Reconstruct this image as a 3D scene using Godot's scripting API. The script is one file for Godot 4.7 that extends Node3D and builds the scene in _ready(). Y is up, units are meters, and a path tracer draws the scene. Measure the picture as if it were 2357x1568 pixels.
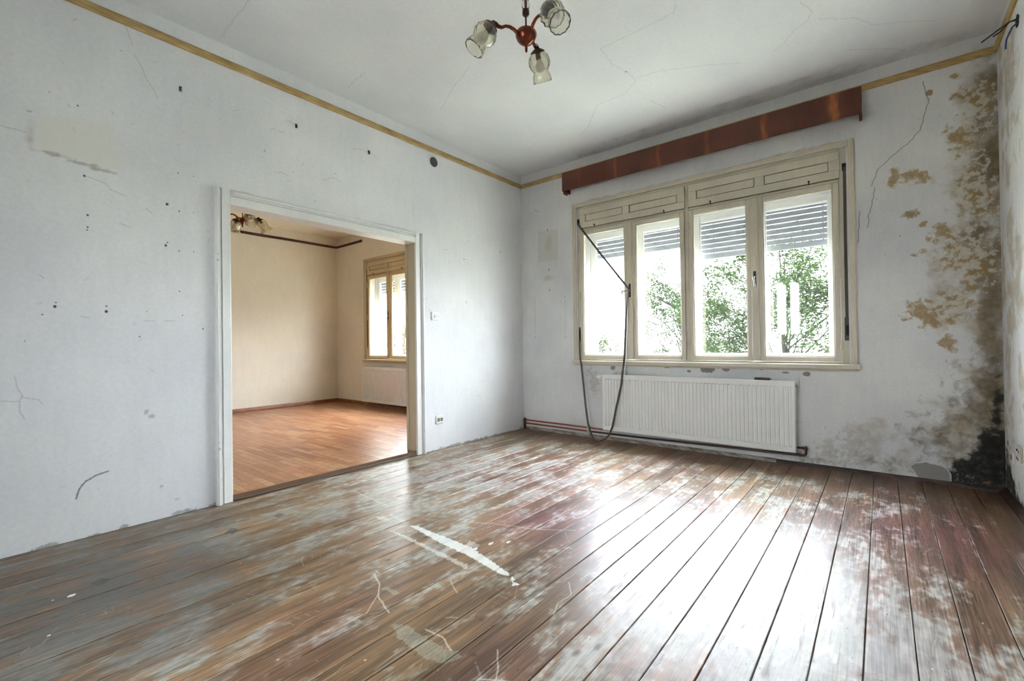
extends Node3D

const ROOM_W := 4.06      # x, from the wall with the doorway to the right wall
const ROOM_L := 5.15      # z, from the window wall to the wall behind the camera
const ROOM_H := 3.1
const FAR_X := -4.3       # far wall of the adjoining room
const FAR_H := 3.01
const FAR_FLOOR := 0.035
const WALL_T := 0.12      # partition with the doorway
const OUT_T := 0.40       # outer wall
const DOOR_Z0 := 1.665
const DOOR_Z1 := 3.24
const DOOR_H := 2.012

var M := {}
var used := {}
var rng := RandomNumberGenerator.new()

# ------------------------------------------------------------------ mesh helper
class MB:
	var v := PackedVector3Array()
	var n := PackedVector3Array()
	var uv := PackedVector2Array()
	var idx := PackedInt32Array()

	func quad(a: Vector3, b: Vector3, c: Vector3, d: Vector3) -> void:   # corners counter-clockwise seen from outside
		var nn := (b - a).cross(c - a)
		if nn.length_squared() < 1e-16:
			nn = (c - a).cross(d - a)
		nn = nn.normalized()
		var k := v.size()
		for p in [a, b, c, d]:
			v.append(p)
			n.append(nn)
			uv.append(Vector2.ZERO)
		idx.append_array(PackedInt32Array([k, k + 2, k + 1, k, k + 3, k + 2]))

	func tri(a: Vector3, b: Vector3, c: Vector3) -> void:
		var nn := (b - a).cross(c - a).normalized()
		var k := v.size()
		for p in [a, b, c]:
			v.append(p)
			n.append(nn)
			uv.append(Vector2.ZERO)
		idx.append_array(PackedInt32Array([k, k + 2, k + 1]))

	func box(p: Vector3, q: Vector3, t := Transform3D()) -> void:
		var c := []
		for i in 8:
			c.append(t * Vector3(q.x if i & 1 else p.x, q.y if i & 2 else p.y, q.z if i & 4 else p.z))
		quad(c[4], c[5], c[7], c[6])
		quad(c[1], c[0], c[2], c[3])
		quad(c[5], c[1], c[3], c[7])
		quad(c[0], c[4], c[6], c[2])
		quad(c[6], c[7], c[3], c[2])
		quad(c[0], c[1], c[5], c[4])

	func cbox(p: Vector3, q: Vector3, b: float, t := Transform3D()) -> void:   # chamfered box
		b = minf(b, 0.49 * minf(q.x - p.x, minf(q.y - p.y, q.z - p.z)))
		var f := func(sx: int, sy: int, sz: int, ax: int) -> Vector3:
			var r := Vector3(q.x if sx else p.x, q.y if sy else p.y, q.z if sz else p.z)
			var s := Vector3(-1 if sx else 1, -1 if sy else 1, -1 if sz else 1) * b
			s[ax] = 0.0
			return t * (r + s)
		quad(f.call(0, 0, 1, 2), f.call(1, 0, 1, 2), f.call(1, 1, 1, 2), f.call(0, 1, 1, 2))
		quad(f.call(1, 0, 0, 2), f.call(0, 0, 0, 2), f.call(0, 1, 0, 2), f.call(1, 1, 0, 2))
		quad(f.call(1, 0, 1, 0), f.call(1, 0, 0, 0), f.call(1, 1, 0, 0), f.call(1, 1, 1, 0))
		quad(f.call(0, 0, 0, 0), f.call(0, 0, 1, 0), f.call(0, 1, 1, 0), f.call(0, 1, 0, 0))
		quad(f.call(0, 1, 1, 1), f.call(1, 1, 1, 1), f.call(1, 1, 0, 1), f.call(0, 1, 0, 1))
		quad(f.call(0, 0, 0, 1), f.call(1, 0, 0, 1), f.call(1, 0, 1, 1), f.call(0, 0, 1, 1))
		for a in 2:
			for c in 2:
				edge(f.call(0, a, c, 1), f.call(1, a, c, 1), f.call(1, a, c, 2), f.call(0, a, c, 2), a != c)
				edge(f.call(a, 0, c, 2), f.call(a, 1, c, 2), f.call(a, 1, c, 0), f.call(a, 0, c, 0), a != c)
				edge(f.call(a, c, 0, 0), f.call(a, c, 1, 0), f.call(a, c, 1, 1), f.call(a, c, 0, 1), a != c)
		for i in 8:
			var x := i & 1
			var y := (i >> 1) & 1
			var z := (i >> 2) & 1
			if (x + y + z) % 2 == 1:
				tri(f.call(x, y, z, 0), f.call(x, y, z, 1), f.call(x, y, z, 2))
			else:
				tri(f.call(x, y, z, 0), f.call(x, y, z, 2), f.call(x, y, z, 1))

	func edge(a: Vector3, b: Vector3, c: Vector3, d: Vector3, flip: bool) -> void:
		if flip:
			quad(a, b, c, d)
		else:
			quad(d, c, b, a)

	# rings of points, joined smoothly; closed = ring closes on itself
	func skin(rings: Array, closed := true, cap0 := false, cap1 := false) -> void:
		var k := v.size()
		var m: int = rings[0].size()
		var cnt := rings.size()
		for r in rings:
			for p in r:
				v.append(p)
				n.append(Vector3.ZERO)
				uv.append(Vector2.ZERO)
		var lim := m if closed else m - 1
		for i in cnt - 1:
			for j in lim:
				var a := k + i * m + j
				var b := k + i * m + (j + 1) % m
				var c := k + (i + 1) * m + (j + 1) % m
				var d := k + (i + 1) * m + j
				var nn := (v[b] - v[a]).cross(v[c] - v[a]) + (v[c] - v[a]).cross(v[d] - v[a])
				for e in [a, b, c, d]:
					n[e] += nn
				idx.append_array(PackedInt32Array([a, c, b, a, d, c]))
		for i in range(k, v.size()):
			n[i] = n[i].normalized() if n[i].length_squared() > 1e-20 else Vector3.UP
		if cap0:
			fan(rings[0], true)
		if cap1:
			fan(rings[cnt - 1], false)

	func fan(r: Array, flip: bool) -> void:
		var c := Vector3.ZERO
		for p in r:
			c += p
		c /= r.size()
		for j in r.size():
			var a: Vector3 = r[j]
			var b: Vector3 = r[(j + 1) % r.size()]
			if flip:
				tri(c, b, a)
			else:
				tri(c, a, b)

	# profile: [radius, height] pairs from bottom to top, turned about y of t
	func lathe(profile: Array, seg: int, t := Transform3D(), ripple := 0.0, lobes := 0, caps := true, swirl := 0.0) -> void:
		var rings := []
		for p in profile:
			var ring := []
			for j in seg:
				var a := TAU * j / seg
				var rr: float = p[0]
				if lobes:
					var rp: float = p[2] if p.size() > 2 else 1.0
					rr += ripple * rp * cos(lobes * (a + swirl * p[1]))
				ring.append(t * Vector3(cos(a) * rr, p[1], -sin(a) * rr))
			rings.append(ring)
		skin(rings, true, caps, caps)

	func tube(pts: Array, rad, seg := 8, caps := true) -> void:
		var rings := []
		var u := Vector3.UP
		for i in pts.size():
			var d: Vector3 = (pts[mini(i + 1, pts.size() - 1)] - pts[maxi(i - 1, 0)]).normalized()
			if i == 0:
				u = Vector3.UP if absf(d.y) < 0.9 else Vector3.RIGHT
			u = (u - d * u.dot(d)).normalized()
			var w := d.cross(u)
			var r: float = rad[i] if rad is Array else rad
			var ring := []
			for j in seg:
				var a := TAU * j / seg
				ring.append(pts[i] + (u * cos(a) + w * sin(a)) * r)
			rings.append(ring)
		skin(rings, true, caps, caps)

	# flat band through pts, with its width along side
	func band(pts: Array, side: Array, width: float, thick: float) -> void:
		var rings := []
		for i in pts.size():
			var d: Vector3 = (pts[mini(i + 1, pts.size() - 1)] - pts[maxi(i - 1, 0)]).normalized()
			var s: Vector3 = side[i]
			s = (s - d * s.dot(d)).normalized() * width * 0.5
			var t := d.cross(s).normalized() * thick * 0.5
			rings.append([pts[i] + s + t, pts[i] - s + t, pts[i] - s - t, pts[i] + s - t])
		for i in rings.size() - 1:
			for j in 4:
				quad(rings[i][j], rings[i][(j + 1) % 4], rings[i + 1][(j + 1) % 4], rings[i + 1][j])
		quad(rings[0][3], rings[0][2], rings[0][1], rings[0][0])
		var l: Array = rings[rings.size() - 1]
		quad(l[0], l[1], l[2], l[3])

	# a straight moulding: profile (2D, counter-clockwise) swept from a to b; px and py are its axes
	func sweep(profile: Array, a: Vector3, b: Vector3, px: Vector3, py: Vector3) -> void:
		var flip := px.cross(py).dot(b - a) < 0.0
		var m := profile.size()
		var ra := []
		var rb := []
		for p in profile:
			ra.append(a + px * p[0] + py * p[1])
			rb.append(b + px * p[0] + py * p[1])
		for j in m:
			var k := (j + 1) % m
			if flip:
				quad(ra[k], ra[j], rb[j], rb[k])
			else:
				quad(ra[j], ra[k], rb[k], rb[j])
		fan(ra, not flip)
		fan(rb, flip)

	func planar(ax: int, ay: int, x0: float, x1: float, y0: float, y1: float) -> void:
		for i in v.size():
			uv[i] = Vector2((v[i][ax] - x0) / (x1 - x0), (v[i][ay] - y0) / (y1 - y0))

	func mesh() -> ArrayMesh:
		var arr := []
		arr.resize(Mesh.ARRAY_MAX)
		arr[Mesh.ARRAY_VERTEX] = v
		arr[Mesh.ARRAY_NORMAL] = n
		arr[Mesh.ARRAY_TEX_UV] = uv
		arr[Mesh.ARRAY_INDEX] = idx
		var m := ArrayMesh.new()
		m.add_surface_from_arrays(Mesh.PRIMITIVE_TRIANGLES, arr)
		return m

# ------------------------------------------------------------------ scene helpers
func numbered(called: String) -> String:
	if not used.has(called):
		used[called] = 0
		return called
	used[called] += 1
	return "%s_%03d" % [called, used[called]]

func thing(called: String, label: String, category: String, at := Vector3.ZERO, group := "") -> Node3D:
	var o := Node3D.new()
	o.name = numbered(called)
	add_child(o)
	o.position = at
	o.set_meta("label", label)
	o.set_meta("category", category)
	if group != "":
		o.set_meta("group", group)
	return o

func setting(called: String, label := "", category := "") -> Node3D:
	var o := Node3D.new()
	o.name = called
	add_child(o)
	o.set_meta("kind", "structure")
	if label != "":
		o.set_meta("label", label)
		o.set_meta("category", category)
	return o

func part(called: String, mb, mat: Material, parent: Node, label := "") -> MeshInstance3D:
	var o := MeshInstance3D.new()
	o.name = called
	o.mesh = mb.mesh() if mb is MB else mb
	o.set_surface_override_material(0, mat)
	o.cast_shadow = GeometryInstance3D.SHADOW_CASTING_SETTING_ON
	parent.add_child(o, true)
	if label != "":
		o.set_meta("label", label)
	return o

func single(called: String, mb: MB, mat: Material, label: String, category: String, group := "", kind := "") -> MeshInstance3D:
	var o := part(numbered(called), mb, mat, self, label)
	if category != "":
		o.set_meta("category", category)
	if group != "":
		o.set_meta("group", group)
	if kind != "":
		o.set_meta("kind", kind)
	return o

func V(x: float, y: float, z: float) -> Vector3:
	return Vector3(x, y, z)

func mat(c: Color, rough := 0.6, metal := 0.0, spec := 0.5) -> StandardMaterial3D:
	var m := StandardMaterial3D.new()
	m.albedo_color = c
	m.roughness = rough
	m.metallic = metal
	m.metallic_specular = spec
	return m

func tex_mat(im: Image, rough := 0.8, repeat := false) -> StandardMaterial3D:
	var m := mat(Color.WHITE, rough)
	m.albedo_texture = ImageTexture.create_from_image(im)
	m.texture_repeat = repeat
	return m

func noise_bytes(w: int, h: int, freq: float, sd: int, sx := 1, sy := 1, octaves := 4, tile := false) -> PackedByteArray:
	var f := FastNoiseLite.new()
	f.noise_type = FastNoiseLite.TYPE_SIMPLEX_SMOOTH
	f.seed = sd
	f.frequency = freq
	f.fractal_octaves = octaves
	var im := f.get_seamless_image(maxi(4, w / sx), maxi(4, h / sy), false, false, 0.2, true) if tile else f.get_image(maxi(4, w / sx), maxi(4, h / sy), false, false, true)
	im.convert(Image.FORMAT_L8)
	if sx > 1 or sy > 1:
		im.resize(w, h, Image.INTERPOLATE_BILINEAR)
	return im.get_data()

func ss(a: float, b: float, x: float) -> float:
	var t := clampf((x - a) / (b - a), 0.0, 1.0)
	return t * t * (3.0 - 2.0 * t)

# ------------------------------------------------------------------ painting (marks that lie on a surface)
class Canvas:
	var im: Image
	var ox: float       # world coordinate at u = 0
	var oy: float
	var sx: float       # pixels per metre, signed
	var sy: float
	func _init(image: Image, x0: float, x1: float, y0: float, y1: float) -> void:
		im = image
		ox = x0
		oy = y0
		sx = im.get_width() / (x1 - x0)
		sy = im.get_height() / (y1 - y0)
	func blend(x: int, y: int, c: Color, a: float) -> void:
		if x >= 0 and y >= 0 and x < im.get_width() and y < im.get_height() and a > 0.003:
			im.set_pixel(x, y, im.get_pixel(x, y).lerp(c, minf(a, 1.0)))
	# a line of the given width in metres; jitter makes it wander
	func line(pts: Array, width: float, c: Color, a := 1.0, jitter := 0.0, sd := 1) -> void:
		var r := RandomNumberGenerator.new()
		r.seed = sd
		var fine := []
		for i in pts.size() - 1:
			var p: Vector2 = pts[i]
			var q: Vector2 = pts[i + 1]
			var steps := maxi(1, int(p.distance_to(q) / 0.02)) if jitter > 0.0 else 1
			for k in steps:
				var o := Vector2.ZERO if k == 0 else Vector2(r.randf_range(-1, 1), r.randf_range(-1, 1)) * jitter
				fine.append(p.lerp(q, float(k) / steps) + o)
		fine.append(pts[pts.size() - 1])
		for i in fine.size() - 1:
			seg(fine[i], fine[i + 1], width, c, a)
	func seg(p: Vector2, q: Vector2, width: float, c: Color, a: float) -> void:
		var P := Vector2((p.x - ox) * sx, (p.y - oy) * sy)
		var Q := Vector2((q.x - ox) * sx, (q.y - oy) * sy)
		var hw := maxf(0.5 * width * absf(sy), 0.35)
		var x0 := int(floor(minf(P.x, Q.x) - hw - 1))
		var x1 := int(ceil(maxf(P.x, Q.x) + hw + 1))
		var y0 := int(floor(minf(P.y, Q.y) - hw - 1))
		var y1 := int(ceil(maxf(P.y, Q.y) + hw + 1))
		var d := Q - P
		var l2 := maxf(d.length_squared(), 1e-6)
		for y in range(y0, y1 + 1):
			for x in range(x0, x1 + 1):
				var e := Vector2(x + 0.5, y + 0.5) - P
				var t := clampf(e.dot(d) / l2, 0.0, 1.0)
				var dist := (e - d * t).length()
				blend(x, y, c, a * clampf(hw + 0.6 - dist, 0.0, 1.0))
	# a filled outline with a ragged edge
	func poly(pts: Array, c: Color, a: float, rag := 0.0, freq := 0.05, sd := 3, grain := 0.0) -> void:
		var pp := PackedVector2Array()
		var lo := Vector2(1e9, 1e9)
		var hi := -lo
		for p in pts:
			var P := Vector2((p.x - ox) * sx, (p.y - oy) * sy)
			pp.append(P)
			lo = lo.min(P)
			hi = hi.max(P)
		var f := FastNoiseLite.new()
		f.seed = sd
		f.frequency = freq
		f.fractal_octaves = 3
		var m := rag * absf(sy)
		for y in range(int(lo.y - m) - 1, int(hi.y + m) + 2):
			for x in range(int(lo.x - m) - 1, int(hi.x + m) + 2):
				var q := Vector2(x + 0.5, y + 0.5)
				if m > 0.0:
					q += Vector2(f.get_noise_2d(x, y), f.get_noise_2d(x + 900, y - 400)) * m * 1.6
				if Geometry2D.is_point_in_polygon(q, pp):
					var k := 1.0 if grain == 0.0 else clampf(1.0 - grain * (0.5 + 0.9 * f.get_noise_2d(x * 3.0 + 77, y * 3.0)), 0.0, 1.0)
					blend(x, y, c, a * k)
	func spot(x: float, y: float, rx: float, ry: float, c: Color, a := 1.0, soft := 0.3) -> void:
		var cx := (x - ox) * sx
		var cy := (y - oy) * sy
		var ax := maxf(absf(rx * sx), 0.6)
		var ay := maxf(absf(ry * sy), 0.6)
		for j in range(int(cy - ay) - 1, int(cy + ay) + 2):
			for i in range(int(cx - ax) - 1, int(cx + ax) + 2):
				var d := sqrt(pow((i + 0.5 - cx) / ax, 2.0) + pow((j + 0.5 - cy) / ay, 2.0))
				blend(i, j, c, a * clampf((1.0 - d) / soft, 0.0, 1.0))

func plaster(w: int, h: int, c: Color, sd: int, coarse := 0.05, fine := 0.03, streak := 0.02, tile := false) -> Image:
	var a := noise_bytes(w, h, 0.006, sd, 2, 2, 4, tile)
	var b := noise_bytes(w, h, 0.12, sd + 1, 1, 1, 2, tile)
	var s := noise_bytes(w, h, 0.05, sd + 2, 1, 5, 4, tile)
	var out := PackedByteArray()
	out.resize(w * h * 3)
	var r := c.r * 255.0
	var g := c.g * 255.0
	var bl := c.b * 255.0
	var ca := coarse / 110.0
	var cb := fine / 90.0
	var cs := streak / 220.0
	var k := 0
	for i in w * h:
		var q := a[i] - 128
		var m := 1.0 + q * ca + (b[i] - 128) * cb + (s[i] - 128) * cs
		out[k] = clampi(int(r * m), 0, 255)
		out[k + 1] = clampi(int(g * m), 0, 255)
		out[k + 2] = clampi(int(bl * (m - q * ca * 0.3)), 0, 255)
		k += 3
	return Image.create_from_data(w, h, false, Image.FORMAT_RGB8, out)

# stains: [x, y, rx, ry, strength]; matter with a ragged, grainy outline
func stain(cv: Canvas, blobs: Array, c: Color, amount: float, sd: int, freq := 0.03, soft := 0.3, rag := 1.2) -> void:
	var f := FastNoiseLite.new()
	f.seed = sd
	f.frequency = freq
	f.fractal_octaves = 6
	f.fractal_gain = 0.62
	f.domain_warp_enabled = true
	f.domain_warp_amplitude = 14.0
	f.domain_warp_frequency = 0.03
	var lo := Vector2(1e9, 1e9)
	var hi := -lo
	for b in blobs:
		for s in [-1.5, 1.5]:
			var p := Vector2((b[0] + s * b[2] - cv.ox) * cv.sx, (b[1] + s * b[3] - cv.oy) * cv.sy)
			lo = lo.min(p)
			hi = hi.max(p)
	lo = lo.max(Vector2.ZERO)
	hi = hi.min(Vector2(cv.im.get_width() - 1, cv.im.get_height() - 1))
	for y in range(int(lo.y), int(hi.y) + 1):
		var wy := cv.oy + (y + 0.5) / cv.sy
		for x in range(int(lo.x), int(hi.x) + 1):
			var wx := cv.ox + (x + 0.5) / cv.sx
			var m := -1.0
			for b in blobs:
				var dx: float = (wx - b[0]) / b[2]
				var dy: float = (wy - b[1]) / b[3]
				var d := dx * dx + dy * dy
				if d < 2.25:
					m = maxf(m, (1.0 - sqrt(d)) * b[4])
			if m > -0.55:
				m += f.get_noise_2d(x, y) * rag
				var a := clampf(m / soft, 0.0, 1.0) * amount * clampf(0.92 + 0.35 * f.get_noise_2d(x * 2.5 + 300.0, y * 2.5), 0.4, 1.0)
				if a > 0.01:
					cv.blend(x, y, c, a)

func make_materials() -> void:
	M.paint_white = mat(Color8(214, 214, 212), 0.45)
	M.casing = mat(Color8(205, 203, 198), 0.5)
	M.casing_cream = mat(Color8(196, 184, 158), 0.5)
	M.dark_gap = mat(Color8(38, 34, 30), 0.9)
	M.glass = mat(Color(1, 1, 1, 0.0), 0.02)
	M.glass.transparency = BaseMaterial3D.TRANSPARENCY_ALPHA
	M.radiator = mat(Color8(226, 225, 221), 0.35)
	M.steel = mat(Color8(150, 150, 150), 0.35, 0.9)
	M.dark_metal = mat(Color8(60, 58, 56), 0.45, 0.6)
	M.brown_pipe = mat(Color8(62, 34, 26), 0.35)
	M.copper_pipe = mat(Color8(150, 70, 48), 0.3, 0.35)
	M.plastic = mat(Color8(226, 225, 220), 0.35)
	M.plastic_old = mat(Color8(196, 190, 172), 0.45)
	M.grey_plastic = mat(Color8(78, 80, 82), 0.55)
	M.strap = mat(Color8(86, 80, 72), 0.9)
	M.cable_white = mat(Color8(220, 220, 220), 0.5)
	M.cable_black = mat(Color8(22, 22, 24), 0.5)
	M.cable_blue = mat(Color8(36, 60, 110), 0.5)
	M.slat = mat(Color8(118, 120, 124), 0.7)
	M.copper = mat(Color8(116, 56, 36), 0.22, 0.7)
	M.bronze = mat(Color8(58, 36, 28), 0.35, 0.6)
	M.bulb = mat(Color8(232, 232, 228), 0.25)
	M.lamp_glass = mat(Color(0.96, 0.95, 0.90, 0.03), 0.04)
	M.lamp_glass.refraction_enabled = true
	M.lamp_glass.refraction_scale = 0.05
	M.amber_glass = mat(Color(0.95, 0.92, 0.84, 0.05), 0.06)
	M.amber_glass.refraction_enabled = true
	M.amber_glass.refraction_scale = 0.05
	M.flake = mat(Color8(226, 222, 214), 0.8)
	M.bark = mat(Color8(24, 21, 19), 0.9)
	M.leaf = mat(Color8(24, 33, 15), 0.7)
	M.leaf.specular_mode = BaseMaterial3D.SPECULAR_DISABLED
	M.bark.specular_mode = BaseMaterial3D.SPECULAR_DISABLED
	M.leaf.backlight_enabled = true
	M.leaf.backlight = Color8(12, 18, 5)
	M.dark_wood = mat(Color8(104, 78, 58), 0.6)
	M.old_wood = mat(Color8(112, 100, 88), 0.7)
	M.facade = mat(Color8(200, 196, 186), 0.9)
	# old cream window paint with grime
	var im := plaster(512, 512, Color8(202, 193, 172), 51, 0.05, 0.02, 0.03, true)
	M.window_paint = tex_mat(im, 0.42, true)
	M.window_paint.uv1_triplanar = true
	M.window_paint.uv1_scale = Vector3(0.9, 0.9, 0.9)
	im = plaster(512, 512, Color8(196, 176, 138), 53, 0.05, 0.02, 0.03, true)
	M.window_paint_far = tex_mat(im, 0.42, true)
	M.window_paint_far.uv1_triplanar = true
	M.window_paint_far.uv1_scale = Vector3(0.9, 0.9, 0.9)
	# white casing of the doorway, yellowed and chipped
	im = plaster(512, 512, Color8(228, 228, 225), 57, 0.03, 0.012, 0.02, true)
	var cv := Canvas.new(im, 0, 1, 0, 1)
	rng.seed = 12
	for i in 70:
		cv.spot(rng.randf(), rng.randf(), rng.randf_range(0.001, 0.005), rng.randf_range(0.002, 0.01), Color8(120, 108, 92), rng.randf_range(0.3, 0.8))
	M.casing_paint = tex_mat(im, 0.45, true)
	M.casing_paint.uv1_triplanar = true
	M.casing_paint.uv1_scale = Vector3(0.8, 0.8, 0.8)
	# ochre picture rail, streaky wood
	M.rail = tex_mat(wood(1024, 64, Color8(192, 165, 110), Color8(152, 122, 74), 61), 0.6, true)
	M.rail_dark = tex_mat(wood(1024, 64, Color8(84, 46, 24), Color8(48, 24, 12), 63), 0.45, true)
	M.skirting = tex_mat(wood(1024, 64, Color8(150, 92, 52), Color8(112, 62, 32), 65), 0.4, true)
	M.skirting_pale = tex_mat(wood(1024, 64, Color8(172, 166, 154), Color8(98, 88, 76), 69), 0.7, true)
	M.skirting_dark = tex_mat(wood(1024, 64, Color8(64, 46, 36), Color8(40, 28, 22), 67), 0.5, true)

func wood(w: int, h: int, c: Color, d: Color, sd: int) -> Image:      # grain along u
	var g := noise_bytes(w, h, 0.09, sd, 16, 1, 4, true)
	var b := noise_bytes(w, h, 0.012, sd + 1, 2, 1, 3, true)
	var out := PackedByteArray()
	out.resize(w * h * 3)
	var k := 0
	for i in w * h:
		var t := clampf(0.42 + (g[i] - 128) / 260.0 + (b[i] - 128) / 260.0, 0.0, 1.0)
		out[k] = int(lerpf(c.r, d.r, t) * 255.0)
		out[k + 1] = int(lerpf(c.g, d.g, t) * 255.0)
		out[k + 2] = int(lerpf(c.b, d.b, t) * 255.0)
		k += 3
	return Image.create_from_data(w, h, false, Image.FORMAT_RGB8, out)

# ------------------------------------------------------------------ floor of old boards
const BOARD := 0.1335
const BOARD0 := 0.034

func wear_at(x: float, z: float) -> float:    # where traffic and rugs have worn the varnish away (0 .. 1)
	var w := 0.34
	for b in [[0.75, 2.3, 0.7, 0.9, 0.34], [1.3, 1.4, 0.8, 0.6, 0.16], [2.6, 1.9, 0.6, 0.6, 0.16], [3.05, 2.3, 0.45, 0.8, 0.34], [3.6, 2.75, 0.45, 0.7, 0.45], [0.9, 4.2, 0.8, 0.6, 0.24],
			[2.1, 2.3, 0.5, 0.4, -0.34], [1.95, 3.5, 0.55, 0.4, -0.30], [3.8, 1.2, 0.34, 0.9, -0.40], [1.35, 3.2, 0.4, 0.3, -0.12], [2.0, 0.1, 3.0, 0.16, -0.6], [3.55, 0.75, 0.3, 0.25, 0.22]]:
		var dx: float = (x - b[0]) / b[2]
		var dz: float = (z - b[1]) / b[3]
		w += b[4] * exp(-(dx * dx + dz * dz))
	return w

func floor_material() -> StandardMaterial3D:
	var w := 2048
	var h := 1408
	var grain := noise_bytes(w, h, 0.20, 5, 1, 14, 4)
	var ring := noise_bytes(w, h, 0.028, 6, 1, 9, 2)
	var blot := noise_bytes(w, h, 0.010, 7, 1, 1, 5)
	var chip := noise_bytes(w, h, 0.045, 8, 1, 1, 5)
	var tone := noise_bytes(w, h, 0.004, 9, 2, 2, 3)
	var n_b := int((ROOM_W - BOARD0) / BOARD) + 2
	rng.seed = 40
	var off := []
	var shade := []
	var redness := []
	for i in n_b + 1:
		off.append(rng.randi_range(0, h - 1))
		shade.append(rng.randf_range(-0.15, 0.15))
		redness.append(rng.randf_range(-0.5, 0.5))
	# coarse map of wear and of hue
	var cw := 82
	var ch := 104
	var cm := PackedFloat32Array()
	var cr := PackedFloat32Array()
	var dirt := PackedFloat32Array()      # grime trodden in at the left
	for j in ch + 1:
		for i in cw + 1:
			var x := ROOM_W * i / cw
			var z := ROOM_L * j / ch
			cm.append(wear_at(x, z))
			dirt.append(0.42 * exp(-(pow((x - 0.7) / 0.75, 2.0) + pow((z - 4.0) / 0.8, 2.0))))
			var red := 0.04
			for b in [[3.75, 1.1, 0.45, 0.8, 0.75], [2.15, 2.2, 0.6, 0.6, 0.65], [3.3, 2.9, 0.6, 0.7, 0.25], [2.4, 1.3, 0.9, 0.7, 0.25], [0.7, 3.9, 1.0, 1.0, -0.35], [2.5, 0.15, 2.5, 0.2, 0.3]]:
				red += b[4] * exp(-(pow((x - b[0]) / b[2], 2.0) + pow((z - b[1]) / b[3], 2.0)))
			cr.append(red)
	var col := PackedByteArray()
	col.resize(w * h * 3)
	var rough := PackedByteArray()
	rough.resize(w * h)
	var high := PackedByteArray()
	high.resize(w * h)
	var board_of := PackedInt32Array()
	for u in w:
		board_of.append(clampi(int(floor((ROOM_W * (u + 0.5) / w - BOARD0) / BOARD)) + 1, 0, n_b))
	var i := 0
	var k := 0
	for y in h:
		var jz := mini(int(float(y) * ch / h), ch - 1)
		var fz := float(y) * ch / h - jz
		for u in w:
			var b := board_of[u]
			var yy: int = (y + off[b]) % h
			var gr := (grain[yy * w + u] - 128) * 0.0085
			var rg := (ring[yy * w + u] - 128) * 0.0075
			var ix := mini(u * cw / w, cw - 1)
			var fx := float(u) * cw / w - ix
			var o := jz * (cw + 1) + ix
			var wr := lerpf(lerpf(cm[o], cm[o + 1], fx), lerpf(cm[o + cw + 1], cm[o + cw + 2], fx), fz)
			var rd := lerpf(lerpf(cr[o], cr[o + 1], fx), lerpf(cr[o + cw + 1], cr[o + cw + 2], fx), fz)
			var m: float = wr + (blot[i] - 128) * 0.0050 + (chip[i] - 128) * 0.0030 + gr * 0.10 + shade[b] * 0.9
			m = clampf((m - 0.24) / 0.5, 0.0, 1.0)
			rd = clampf(rd + (tone[i] - 128) * 0.003 + redness[b] * 0.2, 0.0, 1.0)
			var q: float = 1.0 + gr * 0.27 + rg * 0.26 + shade[b] * 0.9
			# varnish: brown to dark red; bare wood: grey beige
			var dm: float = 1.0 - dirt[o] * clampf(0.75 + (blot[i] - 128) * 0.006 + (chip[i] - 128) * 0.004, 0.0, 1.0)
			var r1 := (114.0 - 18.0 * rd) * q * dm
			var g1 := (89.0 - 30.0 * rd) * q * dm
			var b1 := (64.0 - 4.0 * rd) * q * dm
			var p := 1.0 + gr * 0.19 + rg * 0.14 + (chip[i] - 128) * 0.0010
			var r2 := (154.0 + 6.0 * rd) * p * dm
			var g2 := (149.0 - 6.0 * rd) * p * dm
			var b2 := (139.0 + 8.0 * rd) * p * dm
			col[k] = clampi(int(r1 + (r2 - r1) * m), 0, 255)
			col[k + 1] = clampi(int(g1 + (g2 - g1) * m), 0, 255)
			col[k + 2] = clampi(int(b1 + (b2 - b1) * m), 0, 255)
			rough[i] = clampi(int(90.0 + 20.0 * m + (chip[i] - 128) * 0.10 + gr * 9.0 + rg * 5.0), 78, 220)
			high[i] = clampi(int(128.0 + gr * 34.0 + rg * 16.0 + (chip[i] - 128) * 0.22 - m * 14.0), 0, 255)
			k += 3
			i += 1
	var im := Image.create_from_data(w, h, false, Image.FORMAT_RGB8, col)
	var rim := Image.create_from_data(w, h, false, Image.FORMAT_L8, rough)
	var him := Image.create_from_data(w, h, false, Image.FORMAT_L8, high)
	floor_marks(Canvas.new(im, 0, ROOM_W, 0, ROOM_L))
	floor_dents(Canvas.new(im, 0, ROOM_W, 0, ROOM_L), Canvas.new(rim, 0, ROOM_W, 0, ROOM_L), Canvas.new(him, 0, ROOM_W, 0, ROOM_L))
	var f := StandardMaterial3D.new()
	f.albedo_texture = ImageTexture.create_from_image(im)
	f.roughness = 1.0
	f.roughness_texture = ImageTexture.create_from_image(rim)
	f.roughness_texture_channel = BaseMaterial3D.TEXTURE_CHANNEL_RED
	f.metallic_specular = 0.42
	f.texture_repeat = false
	f.heightmap_enabled = true
	f.heightmap_texture = ImageTexture.create_from_image(him)
	f.heightmap_scale = 0.13
	return f

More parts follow.
